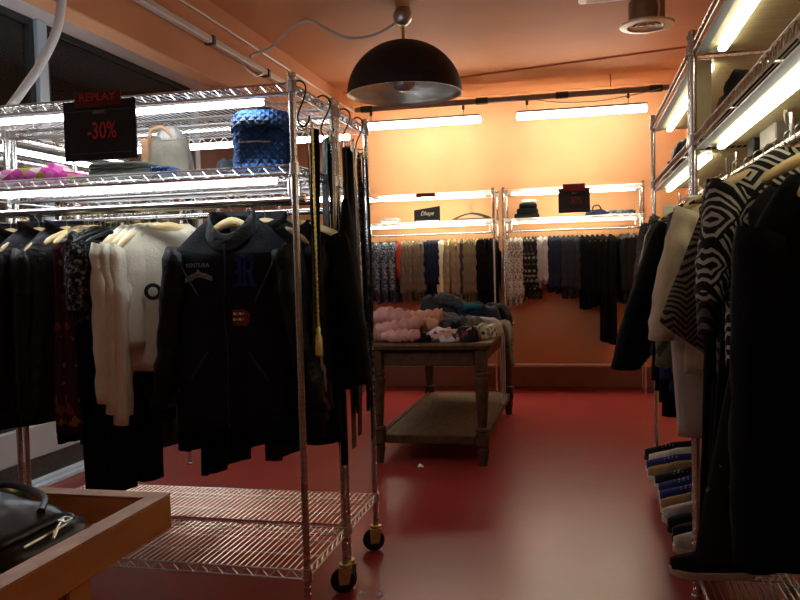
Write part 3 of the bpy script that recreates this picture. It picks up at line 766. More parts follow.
# ---- rail of the front left rack
ZA, YA = 1.559, 2.79
YF = 2.68
HW = ('pale wooden hanger on the front left rack, not the bomber jacket one', 'wooden hangers on the front left rack')
def a_rail(x, rz, kind, hl, fn, **k):
    slope = 'drop' in k and k['drop'] > 0.092
    hanger(kind, hl[0], hl[1], (x, YA, ZA), rz, 0.17 if slope else 0.21, 0.082 if slope else 0.058)
    return fn(loc=(x, YA, ZA), rz=rz, **k)
HB2 = ('black hanger on the front left rack rail', 'black hangers on the front left rack')
a_rail(-2.24, 1.05, 'wood', HW, garment, name='padded_jacket', label='black padded jacket at far left of the front rack, cut by frame', cat='jacket', mat=PADDED, L=0.78, sw=0.20, hw=0.24, th=0.07, drop=0.115, sleeve=0.56, seed=1.1, collar=PADDED, amp=0.014)
a_rail(-2.11, 1.10, 'wood', HW, garment, name='padded_jacket', label='black padded jacket on front rack left of the shiny black jacket', cat='jacket', mat=PADDED, L=0.72, sw=0.20, hw=0.23, th=0.06, drop=0.115, sleeve=0.55, seed=4.4, collar=PADDED, amp=0.014)
a_rail(-1.985, 0.95, 'wood', HW, garment, name='leather_jacket', label='shiny black jacket on front rack left of burgundy floral dresses', cat='jacket', mat=LEATHER, L=0.74, sw=0.20, hw=0.22, th=0.06, drop=0.115, sleeve=0.58, seed=2.7, collar=LEATHER, amp=0.016, wr=0.010)
for i, x in enumerate((-1.905, -1.865)):
    a_rail(x, 1.32, 'wood', HW, garment, name='floral_dress', label='burgundy floral dress on wooden hanger, %s of the pair' % ('left' if i == 0 else 'right'), cat='dress', mat=BURGUNDY, L=0.78, sw=0.155, hw=0.17, th=0.030, sleeve=0, seed=3+i, amp=0.014, nf=6, drop=0.09, nw=0.06, group='burgundy floral dresses')
for i, x in enumerate((-1.815, -1.765, -1.72)):
    a_rail(x, 1.25+0.05*i, 'black', HB2, trousers, label='long black trousers hanging between burgundy dresses and white tops, %s' % (ORD[i]+' from left'), mat=BLACK2, L=0.98, w=0.16, th=0.03, seed=i*2.0, group='black trousers on the front left rack')
a_rail(-1.79, 1.15, 'black', HB2, garment, name='mottled_blouse', label='mottled grey and black top over the black trousers', cat='top', mat=MOTTLED, L=0.36, sw=0.17, hw=0.16, th=0.025, sleeve=0.25, seed=6, amp=0.008)
WT = 'off-white long-sleeved top on wooden hanger beside black trousers, %s'
for i, (x, rz) in enumerate(((-1.665, 1.02), (-1.625, 0.98), (-1.59, 0.94))):
    a_rail(x, rz, 'wood', HW, garment, name='white_sweater', label=WT % (ORD[i]+' from left'), cat='top', mat=WHITEC, L=0.42+0.02*i, sw=0.19, hw=0.20, th=0.032, sleeve=0.55+0.04*i, seed=5+i*1.7, amp=0.012, nf=6, r0=0.062, r1=0.04, drop=0.105, group='off-white tops on the front left rack', out=0.01)
t = a_rail(-1.545, 0.62, 'wood', HW, garment, name='white_sweater', label='off-white top with dark round print, rightmost white one beside black jacket', cat='top', mat=WHITEC, L=0.55, sw=0.19, hw=0.19, th=0.030, sleeve=0.60, seed=9, amp=0.008, r0=0.062, r1=0.042, drop=0.105)
MB().lathe([(0.018, 0), (0.032, 0.0), (0.032, 0.003), (0.018, 0.003), (0.018, 0)], (-0.070, -0.046, -0.33), 24, False, False, ax='y').build('printed_ring', SIGNBLK, t)

# front bomber jacket facing the aisle
JX, JRZ = -1.232, 0.03
hanger('wood', 'pale wooden hanger in the black bomber jacket facing the aisle', None, (JX, YF, ZA), JRZ, 0.15, 0.10)
jl = dict(sw=0.232, hw=0.235, L=0.755, drop=0.135, th=0.070, nw=0.082, top=-0.066, dip=0.085, e=3.0, waist=1.0, amp=0.006, nf=4, seed=2.0)
t = garment('bomber_jacket', 'black bomber jacket with blue letter and badges, facing the aisle', 'jacket', (JX, YF, ZA), JRZ, SATIN, sleeve=0.545, smat=LEATHER, r0=0.098, r1=0.062, out=0.045, bend=0.050, collar=None, wr=0.013, cuff=BLACK2, n=56, **jl)
pt, half = body_fn(**jl)
def jfront(x, z, off):           # local x, local z (origin at hook) to a point just off the front
    zz = z+0.066
    w, d = half(0, zz)
    e = 3.0; k = max(0.0, 1-abs(min(1, abs(x)/w))**e)**(1/e)
    return Vector((x, -d*k-0.0085-off, z))
def decal(name, poly, mat, parent, thick=0.0015):
    """flat badge from an outline, following the front of the jacket"""
    m = MB(); n = len(poly); cx = sum(p[0] for p in poly)/n; cz = sum(p[1] for p in poly)/n
    v = [jfront(cx, cz, thick)]+[jfront(p[0], p[1], thick) for p in poly]+[jfront(p[0], p[1], -0.004) for p in poly]
    f = [(0, 1+i, 1+(i+1) % n) for i in range(n)]+[(1+i, 1+n+i, 1+n+(i+1) % n, 1+(i+1) % n) for i in range(n)]
    return m.add(v, f).build(name, mat, parent, False)
# stand collar and lining
m = MB(); rr = []
for dz, k in ((-0.035, 1.22), (-0.005, 1.10), (0.022, 1.02), (0.024, 0.95), (0.0, 0.98), (-0.05, 0.95)):
    q = []
    for j in range(32):
        a = 2*PI*j/32; dip = -0.085*max(0, -math.sin(a))**1.5
        q.append((0.084*k*math.cos(a), 0.060*k*math.sin(a), -0.068+dz+dip))
    rr.append(q)
m.loft(rr, False, False).build('collar', LEATHER, t, 'all')
MB().bbox(-0.022, 0.026, 0.030, 0.034, -0.155, -0.088, 0.002).build('neck_label', CHAR, t)
m = MB(); m.tube([jfront(-0.002+0.004*math.sin(k), -0.165-0.05*k, 0.001) for k in range(14)], 0.0035, 6)
m.build('zip', CHAR, t)
for s in (-1, 1):
    m = MB(); m.tube([jfront(s*(0.205-0.10*k/8), -0.185-0.020*k if s < 0 else -0.165-0.026*k, 0.0005) for k in range(9)], 0.0028, 6); m.build('piping', PIPING, t)
    m = MB(); m.tube([jfront(s*(0.075+0.012*k), -0.545-0.017*k, 0.001) for k in range(7)], 0.006, 6); m.build('pocket', CHAR, t)
m = MB().loft([[pt(z, 2*PI*k/48)*1.0+Vector((0, 0, 0)) for k in range(48)] for z in (-0.70, -0.73, -0.758)], False, False)
m.v = [(p[0]*1.02, p[1]*1.06, p[2]-0.012) for p in m.v]
m.build('waistband', BLACK2, t, 'all', 0.003)
ch = [(-0.178, -0.283), (-0.150, -0.268), (-0.131, -0.262), (-0.125, -0.252), (-0.119, -0.262), (-0.098, -0.266), (-0.072, -0.278), (-0.072, -0.293), (-0.095, -0.284), (-0.120, -0.279), (-0.135, -0.281), (-0.150, -0.290), (-0.178, -0.297)]
ch = [(p[0]+0.022, p[1]) for p in ch]
decal('wing_badge', ch, BADGE, t)
for k, (x, z) in enumerate(((-0.128, -0.280), (-0.103, -0.270), (-0.076, -0.276))):
    decal('badge_stripe', [(x-0.012, z-0.003), (x+0.012, z-0.001), (x+0.012, z+0.002), (x-0.012, z)], SIGNBLK, t, 0.003)
lettering('chest_lettering', 'VENTURA', 0.021, BADGE, t, (-0.104, 0, -0.238), fn=lambda x, z, y: jfront(x, z, 0.002+y))
# blackletter initial
L0, T0 = 0.030, -0.205
R = lambda p: [(L0+q[0]*0.088, T0-q[1]*0.112) for q in p]
for poly in ([(0.10, 0.10), (0.34, 0.0), (0.52, 0.08), (0.48, 0.16), (0.30, 0.10), (0.12, 0.20)],
             [(0.22, 0.14), (0.36, 0.10), (0.36, 0.86), (0.22, 0.90)],
             [(0.44, 0.12), (0.54, 0.09), (0.54, 0.84), (0.44, 0.88)],
             [(0.52, 0.10), (0.78, 0.0), (0.90, 0.10), (0.88, 0.38), (0.74, 0.48), (0.74, 0.14), (0.56, 0.20)],
             [(0.54, 0.46), (0.76, 0.44), (0.78, 0.54), (0.56, 0.54)],
             [(0.62, 0.52), (0.76, 0.52), (0.84, 0.86), (1.0, 0.94), (0.84, 1.02), (0.70, 0.94)],
             [(0.02, 0.92), (0.22, 0.84), (0.54, 0.84), (0.66, 0.94), (0.46, 1.0), (0.26, 0.94), (0.08, 1.0)],
             [(0.08, 0.52), (0.20, 0.44), (0.24, 0.52), (0.14, 0.60)]):
    decal('letter_stroke', R(poly), NAVYPATCH, t, 0.002)
pz = -0.425; px = 0.052
decal('red_patch', [(px-0.028, pz+0.028), (px+0.012, pz+0.030), (px+0.034, pz+0.014), (px+0.034, pz-0.014), (px+0.022, pz-0.030), (px-0.026, pz-0.026)], DULLRED, t, 0.002)
for a, b2, c, d in ((-0.024, 0.016, 0.010, 0.009), (-0.026, 0.020, -0.010, 0.008)):
    for q in range(4): decal('patch_mark', [(px+a+q*0.011, pz+c+0.009), (px+a+q*0.011+0.008, pz+c+0.008), (px+a+q*0.011+0.007, pz+c), (px+a+q*0.011, pz+c+0.001)], WHITEINK if q % 2 == 0 else PINK, t, 0.0035)

# jackets behind it on the same rail
a_rail(-1.15, 0.06, 'wood', HW, garment, name='padded_jacket', label='black ruffled jacket directly behind the badged bomber jacket', cat='jacket', mat=PADDED, L=0.80, sw=0.215, hw=0.22, th=0.030, drop=0.115, sleeve=0.58, seed=8.8, collar=PADDED, amp=0.006, wr=0.012, r0=0.08)
hanger('wood', HW[0], HW[1], (-1.085, YA+0.075, ZA), 0.0)
garment('wool_coat', 'black coat with sleeve reaching past the rack end behind the belts', 'coat', (-1.085, YA+0.075, ZA), 0.0, BLACK, L=0.84, sw=0.205, hw=0.19, th=0.035, drop=0.085, sleeve=0.52, r0=0.085, r1=0.07, out=0.085, seed=12.8, amp=0.008)

# ---- rail of the rear left rack: dark dresses seen between and below the front ones
HC = ('wooden hanger on the rail of the rear left rack', 'wooden hangers on the rear left rack')
RC = random.Random(11)
for i in range(9):
    x = -2.30+i*0.145
    hanger('wood', HC[0], HC[1], (x, 3.285, ZA), PI/2+RC.uniform(-0.2, 0.2))
    garment('long_dress', 'long black dress on the rear left rack, %s from left' % ORD[i], 'dress', (x, 3.285, ZA), PI/2+RC.uniform(-0.2, 0.2), RC.choice((BLACK, BLACK2, CHAR)) if i != 3 else OLIVE, L=(0.95 if i != 5 else 1.02)+RC.uniform(-0.08, 0.05), sw=0.17, hw=0.19, th=0.035, sleeve=0.5, seed=20+i*1.3, amp=0.014, nf=6, group='long dresses on the rear left rack')

# ---- right-hand rail
RAILR = (0.535, 1.614)
HRW = ('pale wooden hanger farther along the right rail behind near black garments', 'wooden hangers on the right racks')
HRB = ('black hanger on the rail of the right racks', 'black hangers on the right racks')
def r_rail(y, rz, kind, fn, x=RAILR[0], hl=None, **k):
    h = hl or (HRW if kind == 'wood' else HRB)
    hanger(kind, h[0], h[1], (x, y, RAILR[1]), rz, 0.21)
    return fn(loc=(x, y, RAILR[1]), rz=rz, **k)
hanger('wood', 'pale wooden hanger tilted in the neck of the nearest black coat', None, (0.53, 1.72, RAILR[1]-0.012), 0.50)
[o for o in D.objects if o.get('label', '').startswith('pale wooden hanger tilted')][0].rotation_euler = (0, -0.24, 0.50)
garment('long_coat', 'long plain black coat nearest the camera on the right rail', 'coat', (0.53, 1.72, RAILR[1]-0.012), 0.12, BLACK, L=0.745, sw=0.245, hw=0.35, th=0.060, drop=0.125, nw=0.15, sleeve=0.62, seed=1.0, amp=0.016, out=0.075, bend=0.02, r0=0.085, top=-0.128, tilt=-0.10)
hanger('wood', 'pale wooden hanger showing bare above black dress on the right rail', None, (RAILR[0], 1.97, RAILR[1]), -0.03, 0.14)
garment('long_dress', 'long black dress with sparse pale print behind the nearest black coat', 'dress', (RAILR[0], 1.97, RAILR[1]), -0.03, SPECK, L=0.87, sw=0.17, hw=0.31, th=0.045, drop=0.06, sleeve=0.0, seed=3.0, amp=0.016, top=-0.150, nw=0.12)
r_rail(2.08, -0.04, 'wood', garment, name='geometric_coat', label='black and white geometric patterned coat behind near black garments', cat='coat', mat=GEOM, L=0.52, sw=0.215, hw=0.21, th=0.05, drop=0.105, sleeve=0.25, seed=5.0, amp=0.010, out=0.05, r0=0.085, r1=0.055, top=-0.052)
r_rail(2.18, 0.02, 'black', garment, name='long_dress', label='long plain black dress just behind the geometric patterned coat', cat='dress', mat=BLACK, L=1.03, sw=0.19, hw=0.26, th=0.04, drop=0.08, sleeve=0.0, seed=6.0, amp=0.014)
r_rail(2.29, -0.05, 'black', garment, name='chevron_blouse', label='dark chevron top between the geometric coat and brown herringbone poncho', cat='top', mat=GEOMD, L=0.55, sw=0.205, hw=0.20, th=0.045, drop=0.075, sleeve=0.36, seed=7.0, amp=0.012, out=0.035)
r_rail(2.40, 0.0, 'black', garment, name='wool_jacket', label='plain black jacket just before the brown herringbone poncho', cat='jacket', mat=BLACK, L=0.98, sw=0.19, hw=0.22, th=0.04, sleeve=0.5, seed=8.5, amp=0.012)
r_rail(2.54, -0.03, 'wood', garment, name='herringbone_poncho', label='brown herringbone poncho with pointed hem on the right rail', cat='poncho', mat=HERRING, L=0.43, sw=0.20, hw=0.335, th=0.05, drop=0.09, sleeve=0, seed=9.5, amp=0.014, hemv=0.22, e=2.0, waist=1.0)
r_rail(2.68, 0.0, 'black', garment, name='long_dress', label='long black dress between the herringbone poncho and cream tunic', cat='dress', mat=BLACK2, L=1.15, sw=0.17, hw=0.20, th=0.04, sleeve=0, seed=10.5, amp=0.014)
r_rail(2.83, -0.02, 'wood', garment, name='cream_tunic', label='cream long-sleeved tunic on the right rail behind the herringbone poncho', cat='tunic', mat=CREAM, L=0.62, sw=0.215, hw=0.22, th=0.04, drop=0.10, sleeve=0.40, seed=11.5, amp=0.008, out=0.10, r0=0.085, r1=0.065)
r_rail(2.93, 0.0, 'black', trousers, x=0.515, label='pale grey trousers hanging below the cream tunic on right rail', mat=PALETR, L=0.83, w=0.26, th=0.04, seed=2)
r_rail(3.07, 0.0, 'wood', garment, name='print_blouse', label='green leaf print blouse beside the right rack post', cat='blouse', mat=GREENPRINT, L=0.66, sw=0.205, hw=0.24, th=0.04, drop=0.10, sleeve=0.52, seed=12.5, amp=0.012, out=0.075, r0=0.08, r1=0.06)
r_rail(3.32, 0.0, 'black', garment, name='blue_blouse', label='plain blue top on right rail between green blouse and black coats', cat='top', mat=BLUEP, L=0.76, sw=0.20, hw=0.23, th=0.04, drop=0.10, sleeve=0.60, seed=13.2, amp=0.012, out=0.05, r0=0.07, r1=0.05)
for i in range(4):
    y = 3.46+0.14*i
    r_rail(y, 0.03*i-0.05, 'black' if i % 2 else 'wood', garment, name='black_coat', label='black coat on the farther right rack, %s counted from blue top' % ORD[i], cat='coat', mat=(BLACK, BLACK2, BLACK, LEATHER)[i], L=0.88-0.03*i, sw=0.21, hw=0.25, th=0.055, drop=0.12, sleeve=0.56, seed=14+i, amp=0.012, out=0.16-0.02*i, bend=0.03, r0=0.11, r1=0.10, group='black coats on the farther right rack')
for i in range(2):
    r_rail(4.12+0.16*i, 0.0, 'black', garment, name='striped_shirt', label='%s striped black and white shirt beyond the black coats' % ('nearer' if i == 0 else 'farther'), cat='shirt', mat=MOTTLED, L=0.80, sw=0.20, hw=0.21, th=0.045, sleeve=0.55, seed=21+i, amp=0.012, group='striped shirts on the farther right rack')
for i in range(3):
    r_rail(4.42+0.14*i, 0.0, 'wood', garment, name='tweed_coat', label='dark grey tweed coat at the far end of the right rail, %s' % ORD[i], cat='coat', mat=FURG, L=0.74-0.05*i, sw=0.21, hw=0.22, th=0.05, drop=0.08, sleeve=0.55, seed=24+i, amp=0.01, out=0.07, r0=0.085, group='tweed coats on the farther right rack')
MB().add([], [])
t = thing('size_marker', 'pale green card hooked on the right rail beyond the post', 'card', (0.47, 4.30, 1.545), 0)
MB().bbox(-0.07, 0.09, -0.003, 0.003, -0.04, 0.03, 0.002).build('card', LABELC, t)
MB().tube([(0.03, 0, 0.03), (0.06, 0, 0.08), (0.095, 0, 0.105)], 0.003).build('hook', HOOKM, t)

# ---- shoes on the lower right shelves
def shoe(label, x, y, z, rz, upper, sole=SOLEW, group=None, L=0.27, high=0.0, lace=LACE):
    """toe points to -X"""
    t = thing('shoe', label, 'shoe', (x, y, z), rz, group)
    def outline(k, w):
        # k along 0 toe .. 1 heel
        wd = w*(math.sin(PI*min(1, max(0.0, k)**0.62))**0.5)*(1.0-0.16*math.sin(PI*k)**2*(k > .35)) if 0 < k < 1 else 0.004
        return wd
    m = MB(); N = 14
    rings = []
    for zz, g in ((0, 0.96), (0.004, 1.0), (0.022, 1.0), (0.027, 0.97)):
        pts = []
        for i in range(N+1):
            k = i/N; pts.append((-L*0.5+L*k, -outline(k, 0.046)*g, zz+0.012*(1-k)**4))
        for i in range(N, -1, -1):
            k = i/N; pts.append((-L*0.5+L*k, outline(k, 0.046)*g+0.0005, zz+0.012*(1-k)**4))
        rings.append(pts)
    m.loft(rings).build('sole', sole, t, 'all')
    m = MB(); rings = []
    for i in range(15):
        k = 0.02+0.96*i/14; x_ = -L*0.5+L*k
        h = 0.030+0.055*min(1, (k/0.55))**0.8+(0.018+high)*max(0, (k-0.45)/0.55)
        w = outline(k, 0.043)
        rings.append([(x_, w*sg(math.cos(a), 0.8), 0.024+0.012*(1-k)**4+h*max(0.0, math.sin(a))**0.75) for a in [PI*j/10 for j in range(11)]])
    m.loft(rings, True, True, False).build('upper', upper, t, 'all')
    m = MB()
    for q in range(4):
        k = 0.36+0.075*q; h = 0.024+0.030+0.055*min(1, (k/0.55))**0.8+0.002
        m.tube([(-L*0.5+L*k, -0.022, h-0.010), (-L*0.5+L*k+0.004, 0, h), (-L*0.5+L*k, 0.022, h-0.010)], 0.0035, 5)
    m.build('laces', lace, t)
    return t
SR = random.Random(5)
shoe('black canvas shoe with thick white sole nearest along the right wall', 0.435, 3.045, 0.139, 0.10, SHOEB, L=0.30)
spec = [(3.27, SHOEWHITE, 'white sneaker behind the near post of the right racks', SOLEW), (3.39, SHOEB, 'black shoe beside the white sneaker by the right post', RUBBER),
        (3.51, SHOEB, 'black low shoe with dark sole in the right shoe row', RUBBER), (3.64, SHOEWHITE, 'second white sneaker in the right shoe row', SOLEW),
        (3.77, SHOETAN, 'tan shoe below the pale trousers at right', SOLEW), (3.90, SHOEBLUE, 'dark blue sneaker with pale laces in right shoe row', SOLEW),
        (4.04, SHOEBLUE, 'second dark blue sneaker, farther along the right shoe row', SOLEW), (4.18, SHOEB, 'black shoe between blue and tan shoes at right', SOLEW),
        (4.33, SHOETAN, 'tan shoe with pale sole at far part of right shoe row', SOLEW), (4.48, SHOEBLUE, 'navy shoe just before the end of right shoe row', SOLEW),
        (4.63, SHOEWHITE, 'white shoe second from far end of right shoe row', SOLEW), (4.77, SHOEB, 'black shoe at the far end of the right shoe row', RUBBER)]
for i, (y, mt, lb, so) in enumerate(spec):
    shoe(lb, 0.455+SR.uniform(-0.02, 0.015), y, 0.139, SR.uniform(-0.12, 0.12), mt, so, 'shoes on the lower right shelf', high=SR.choice((0, 0.02)))

# ------------------------------------------------------------------ oak table with the heaped clothes
t = thing('display_table', 'dark oak display table with lower shelf and turned legs, heaped with clothes', 'table', (-1.0, 6.0, 0))
W2, L2 = 0.415, 0.965
m = MB().bbox(-W2, W2, -L2, L2, 0.775, 0.800, 0.006); m.build('tabletop', DARKTOP, t)
m = MB().bbox(-W2+0.012, W2-0.012, -L2+0.012, L2-0.012, 0.755, 0.7745, 0.006); m.build('moulding', DARKWOOD, t)
A = 0.345; B = 0.895
m = MB()
for y in (-B+0.01, B-0.01): m.bbox(-A+0.045, A-0.045, y-0.012, y+0.012, 0.645, 0.7545, 0.003)
for x in (-A+0.01, A-0.01): m.bbox(x-0.012, x+0.012, -B+0.045, B-0.045, 0.645, 0.7545, 0.003)
m.build('apron', DARKWOOD, t)
for x in (-A, A):
    for y in (-B, B):
        m = MB().bbox(x-0.038, x+0.038, y-0.038, y+0.038, 0.615, 0.7545, 0.004)
        m.lathe([(0.030, 0.615), (0.046, 0.605), (0.048, 0.590), (0.036, 0.580), (0.046, 0.565), (0.047, 0.545), (0.044, 0.48), (0.031, 0.265), (0.030, 0.25), (0.048, 0.240), (0.050, 0.226), (0.036, 0.216)], (x, y, 0), 20)
        m.bbox(x-0.040, x+0.040, y-0.040, y+0.040, 0.13, 0.215, 0.005)
        m.lathe([(0.040, 0.13), (0.034, 0.115), (0.040, 0.10), (0.032, 0.05), (0.026, 0.0)], (x, y, 0), 18)
        m.build('leg', DARKWOOD, t)
m = MB().bbox(-A+0.02, A-0.02, -B+0.02, B-0.02, 0.168, 0.188, 0.004); m.build('lower_shelf', DARKTOP, t)
m = MB()
for y in (-B, B): m.bbox(-A+0.046, A-0.046, y-0.018, y+0.018, 0.135, 0.190, 0.005)
for x in (-A, A): m.bbox(x-0.018, x+0.018, -B+0.046, B-0.046, 0.135, 0.190, 0.005)
m.build('shelf_rail', DARKWOOD, t)

def heap(name, label, cat, loc, rz, size, mat, seed=0, f=7, amp=0.25, group=None, e=2.3, n=34, parent=None):
    """a crumpled or folded soft thing lying flat: lumpy dome with ridged creases"""
    sx, sy, sz = size; m = MB(); rings = []; K = 12
    for i in range(K+1):
        v = i/K; a = v*PI/2
        r = math.cos(a)**0.55 if v < 1 else 0.0; z = math.sin(a)**0.85
        ring = []
        for j in range(n):
            th = 2*PI*j/n; x = sg(math.cos(th), 2/e)*r; y = sg(math.sin(th), 2/e)*r
            q = Vector((x*sx*f*1.4+seed, y*sy*f*1.4-seed, z*sz*f*2+seed*0.3))
            ridge = 1-2*abs(noise.noise(q))
            low = noise.noise(Vector((x*1.7+seed, y*1.7, seed)))
            g = 1+amp*0.30*low+amp*0.12*(ridge-0.5)
            zz = max(0.0015, z*sz*(1+amp*(1.1*low+0.55*(ridge-0.6)))) if v > 0 else 0.001
            ring.append((x*sx*g, y*sy*g, zz))
        rings.append(ring)
    o = m.loft(rings, True, True).build(name, mat, parent, 'all')
    if parent is None: tag(o, label, cat, group, loc, rz)
    return o
def roll(name, label, cat, pts, r, mat, seed=0, group=None, n=18, wr=0.12):
    """puffy rolled garment along a path, with pinched creases"""
    P = smooth_path(pts, 6); m = MB(); loc = P[0].copy(); rr = []
    for i, p in enumerate(P):
        k = i/(len(P)-1); rr.append(r*(0.55+0.45*min(1, math.sin(PI*min(0.97, max(0.03, k)))*2.2))*(1+wr*math.sin(i*1.9+seed)))
    m.tube([p-loc for p in P], rr, n)
    m.v = [tuple(Vector(v)*(1)+Vector((nz(v[0]*18+seed, v[1]*18, v[2]*18), nz(v[1]*18, v[0]*18+seed, 3), nz(v[2]*18, v[0]*18, seed)))*r*0.22) for v in m.v]
    o = m.build(name, mat, None, 'all'); return tag(o, label, cat, group, loc)
TZ = 0.801
roll('pink_jacket', 'dusty pink puffy jacket heaped at left end, on top of the pink pile', 'jacket', [(-1.40, 5.32, TZ+0.155), (-1.31, 5.30, TZ+0.165), (-1.21, 5.28, TZ+0.150), (-1.13, 5.30, TZ+0.115)], 0.056, PINK, 1, wr=0.16)
roll('pink_jacket', 'dusty pink puffy jacket rolled in the middle of the pink pile', 'jacket', [(-1.36, 5.17, TZ+0.070), (-1.27, 5.14, TZ+0.088), (-1.16, 5.16, TZ+0.105), (-1.05, 5.20, TZ+0.130)], 0.046, PINK, 4, wr=0.2)
roll('pink_jacket', 'dusty pink puffy jacket lowest at the front of the pink pile', 'jacket', [(-1.30, 5.085, TZ+0.040), (-1.20, 5.075, TZ+0.046), (-1.12, 5.08, TZ+0.046), (-1.055, 5.10, TZ+0.050)], 0.042, PINK, 7, wr=0.16)
roll('pink_jacket', 'dusty pink puffy jacket bunched at the left corner of the table', 'jacket', [(-1.405, 5.10, TZ+0.045), (-1.37, 5.13, TZ+0.050), (-1.33, 5.15, TZ+0.045), (-1.30, 5.20, TZ+0.040)], 0.044, PINK, 11, wr=0.16)
heap('pink_jacket', 'flat dusty pink jacket spread under the pink pile on the oak table', 'jacket', (-1.23, 5.33, TZ), 0.1, (0.17, 0.16, 0.095), PINK, 3)
roll('salmon_jacket', 'salmon puffy jacket roll, upper one ending right of the pink pile', 'jacket', [(-1.20, 5.42, TZ+0.120), (-1.10, 5.38, TZ+0.140), (-1.0, 5.37, TZ+0.150), (-0.945, 5.37, TZ+0.145)], 0.052, SALMON, 9, wr=0.16)
roll('salmon_jacket', 'salmon puffy jacket roll, lower one beside the dusty pink rolls', 'jacket', [(-1.12, 5.29, TZ+0.085), (-1.06, 5.27, TZ+0.100), (-1.01, 5.26, TZ+0.105), (-0.965, 5.27, TZ+0.100)], 0.044, SALMON, 12, wr=0.16)
heap('black_blouse', 'small black top tucked under the salmon roll at table front', 'top', (-1.015, 5.14, TZ), 0.3, (0.07, 0.07, 0.05), BLACK, 2)
heap('printed_blouse', 'pink and white printed top folded at the front of the table', 'top', (-0.905, 5.17, TZ), 0.05, (0.125, 0.10, 0.085), PINKPRINT, 5)
heap('grey_jeans', 'grey denim jeans heaped behind the printed top', 'jeans', (-0.905, 5.50, TZ), 0.3, (0.17, 0.16, 0.145), DENIM, 8, amp=0.3)
heap('olive_shirt', 'olive shirt heaped right of the grey denim jeans', 'shirt', (-0.775, 5.52, TZ), -0.2, (0.12, 0.13, 0.125), OLIVE, 15)
heap('black_blouse', 'black and red printed top at the front right of the table', 'top', (-0.745, 5.21, TZ), 0.1, (0.085, 0.12, 0.088), REDPRINT, 11, amp=0.4)
heap('black_scarf', 'black scarf heaped left beside the black and red printed top', 'scarf', (-0.835, 5.245, TZ), 0.4, (0.055, 0.10, 0.105), BLACK, 13, amp=0.4)
heap('yellow_print_blouse', 'white and yellow printed top at right edge of the oak table', 'top', (-0.655, 5.36, TZ), -0.3, (0.062, 0.14, 0.085), YELPRINT, 17, amp=0.35)
heap('white_shirt', 'white and black shirt laid across the middle of the heap', 'shirt', (-0.70, 5.68, TZ), -0.3, (0.13, 0.13, 0.118), PALEGREY, 21)
heap('charcoal_hoodie', 'charcoal hoodie standing highest at the back of the heap', 'hoodie', (-1.08, 6.25, TZ), 0.2, (0.21, 0.24, 0.23), CHAR, 24, amp=0.35)
o = roll('grey_collar_jacket', 'charcoal jacket with pale grey edge lying over the charcoal hoodie', 'jacket', [(-1.12, 6.03, TZ+0.25), (-1.02, 6.02, TZ+0.235), (-0.93, 6.04, TZ+0.19), (-0.89, 6.08, TZ+0.14)], 0.045, DENIM, 26)
heap('teal_jacket', 'black and teal jacket heaped on the back half of the table', 'jacket', (-0.83, 6.15, TZ), -0.1, (0.20, 0.20, 0.185), NAVY, 28, amp=0.3)
roll('teal_scarf', 'teal scarf lying on top of the dark jacket at the back', 'scarf', [(-0.90, 6.03, TZ+0.17), (-0.83, 6.00, TZ+0.185), (-0.76, 6.02, TZ+0.17)], 0.024, TEAL, 30)
heap('black_jacket', 'black jacket heaped at the back right of the oak table', 'jacket', (-0.70, 6.42, TZ), 0.1, (0.135, 0.28, 0.165), BLACK, 32, amp=0.35)
heap('white_sweater', 'white top partly under black jacket at table back', 'top', (-0.86, 6.52, TZ), 0.2, (0.12, 0.14, 0.15), PALEGREY, 34)
# sage garment hanging over the right edge with two straps
t = thing('sage_trousers', 'sage green trousers hanging over the right table edge with straps', 'trousers', (-0.60, 6.02, TZ))
m = MB(); rings = []
prof = [(-0.10, 0.025), (-0.04, 0.045), (0.0, 0.055), (0.025, 0.045), (0.042, 0.0), (0.048, -0.05), (0.052, -0.10)]
for x, z in prof:
    rings.append([(x+0.004*math.sin(9*k/12), -0.20+0.36*k/12, z+0.008*math.sin(k*1.4)) for k in range(13)])
m.loft(rings, False, False, False).build('fabric', SAGE, t, 'all', 0.022)
for y in (-0.16, -0.10):
    m = MB().tube(smooth_path([(0.056, y, -0.09), (0.060, y-0.01, -0.15), (0.075, y-0.02, -0.21), (0.088, y-0.02, -0.25)]), [0.012]*18+[0.009], 8); m.build('strap', SAGE, t)
for y, x in ((5.46, -0.565), (5.60, -0.565)):
    lb = 'pale tie cord hanging down the right side of the table, %s' % ('nearer one' if y < 5.5 else 'farther one')
    t = thing('tie_cord', lb, 'cord', (x, y, TZ), 0, 'tie cords at the table side')
    MB().tube(smooth_path([(-0.04, 0, 0.012), (-0.005, 0, 0.012), (0.010, 0, -0.01), (0.012, 0.0, -0.2), (0.010, 0.0, -0.40)]), 0.006, 6).build('cord', PALEGREY, t)
    MB().lathe([(0.004, 0), (0.014, -0.02), (0.016, -0.06), (0.008, -0.065)], (0.010, 0, -0.40), 10).build('tassel', PALEGREY, t)

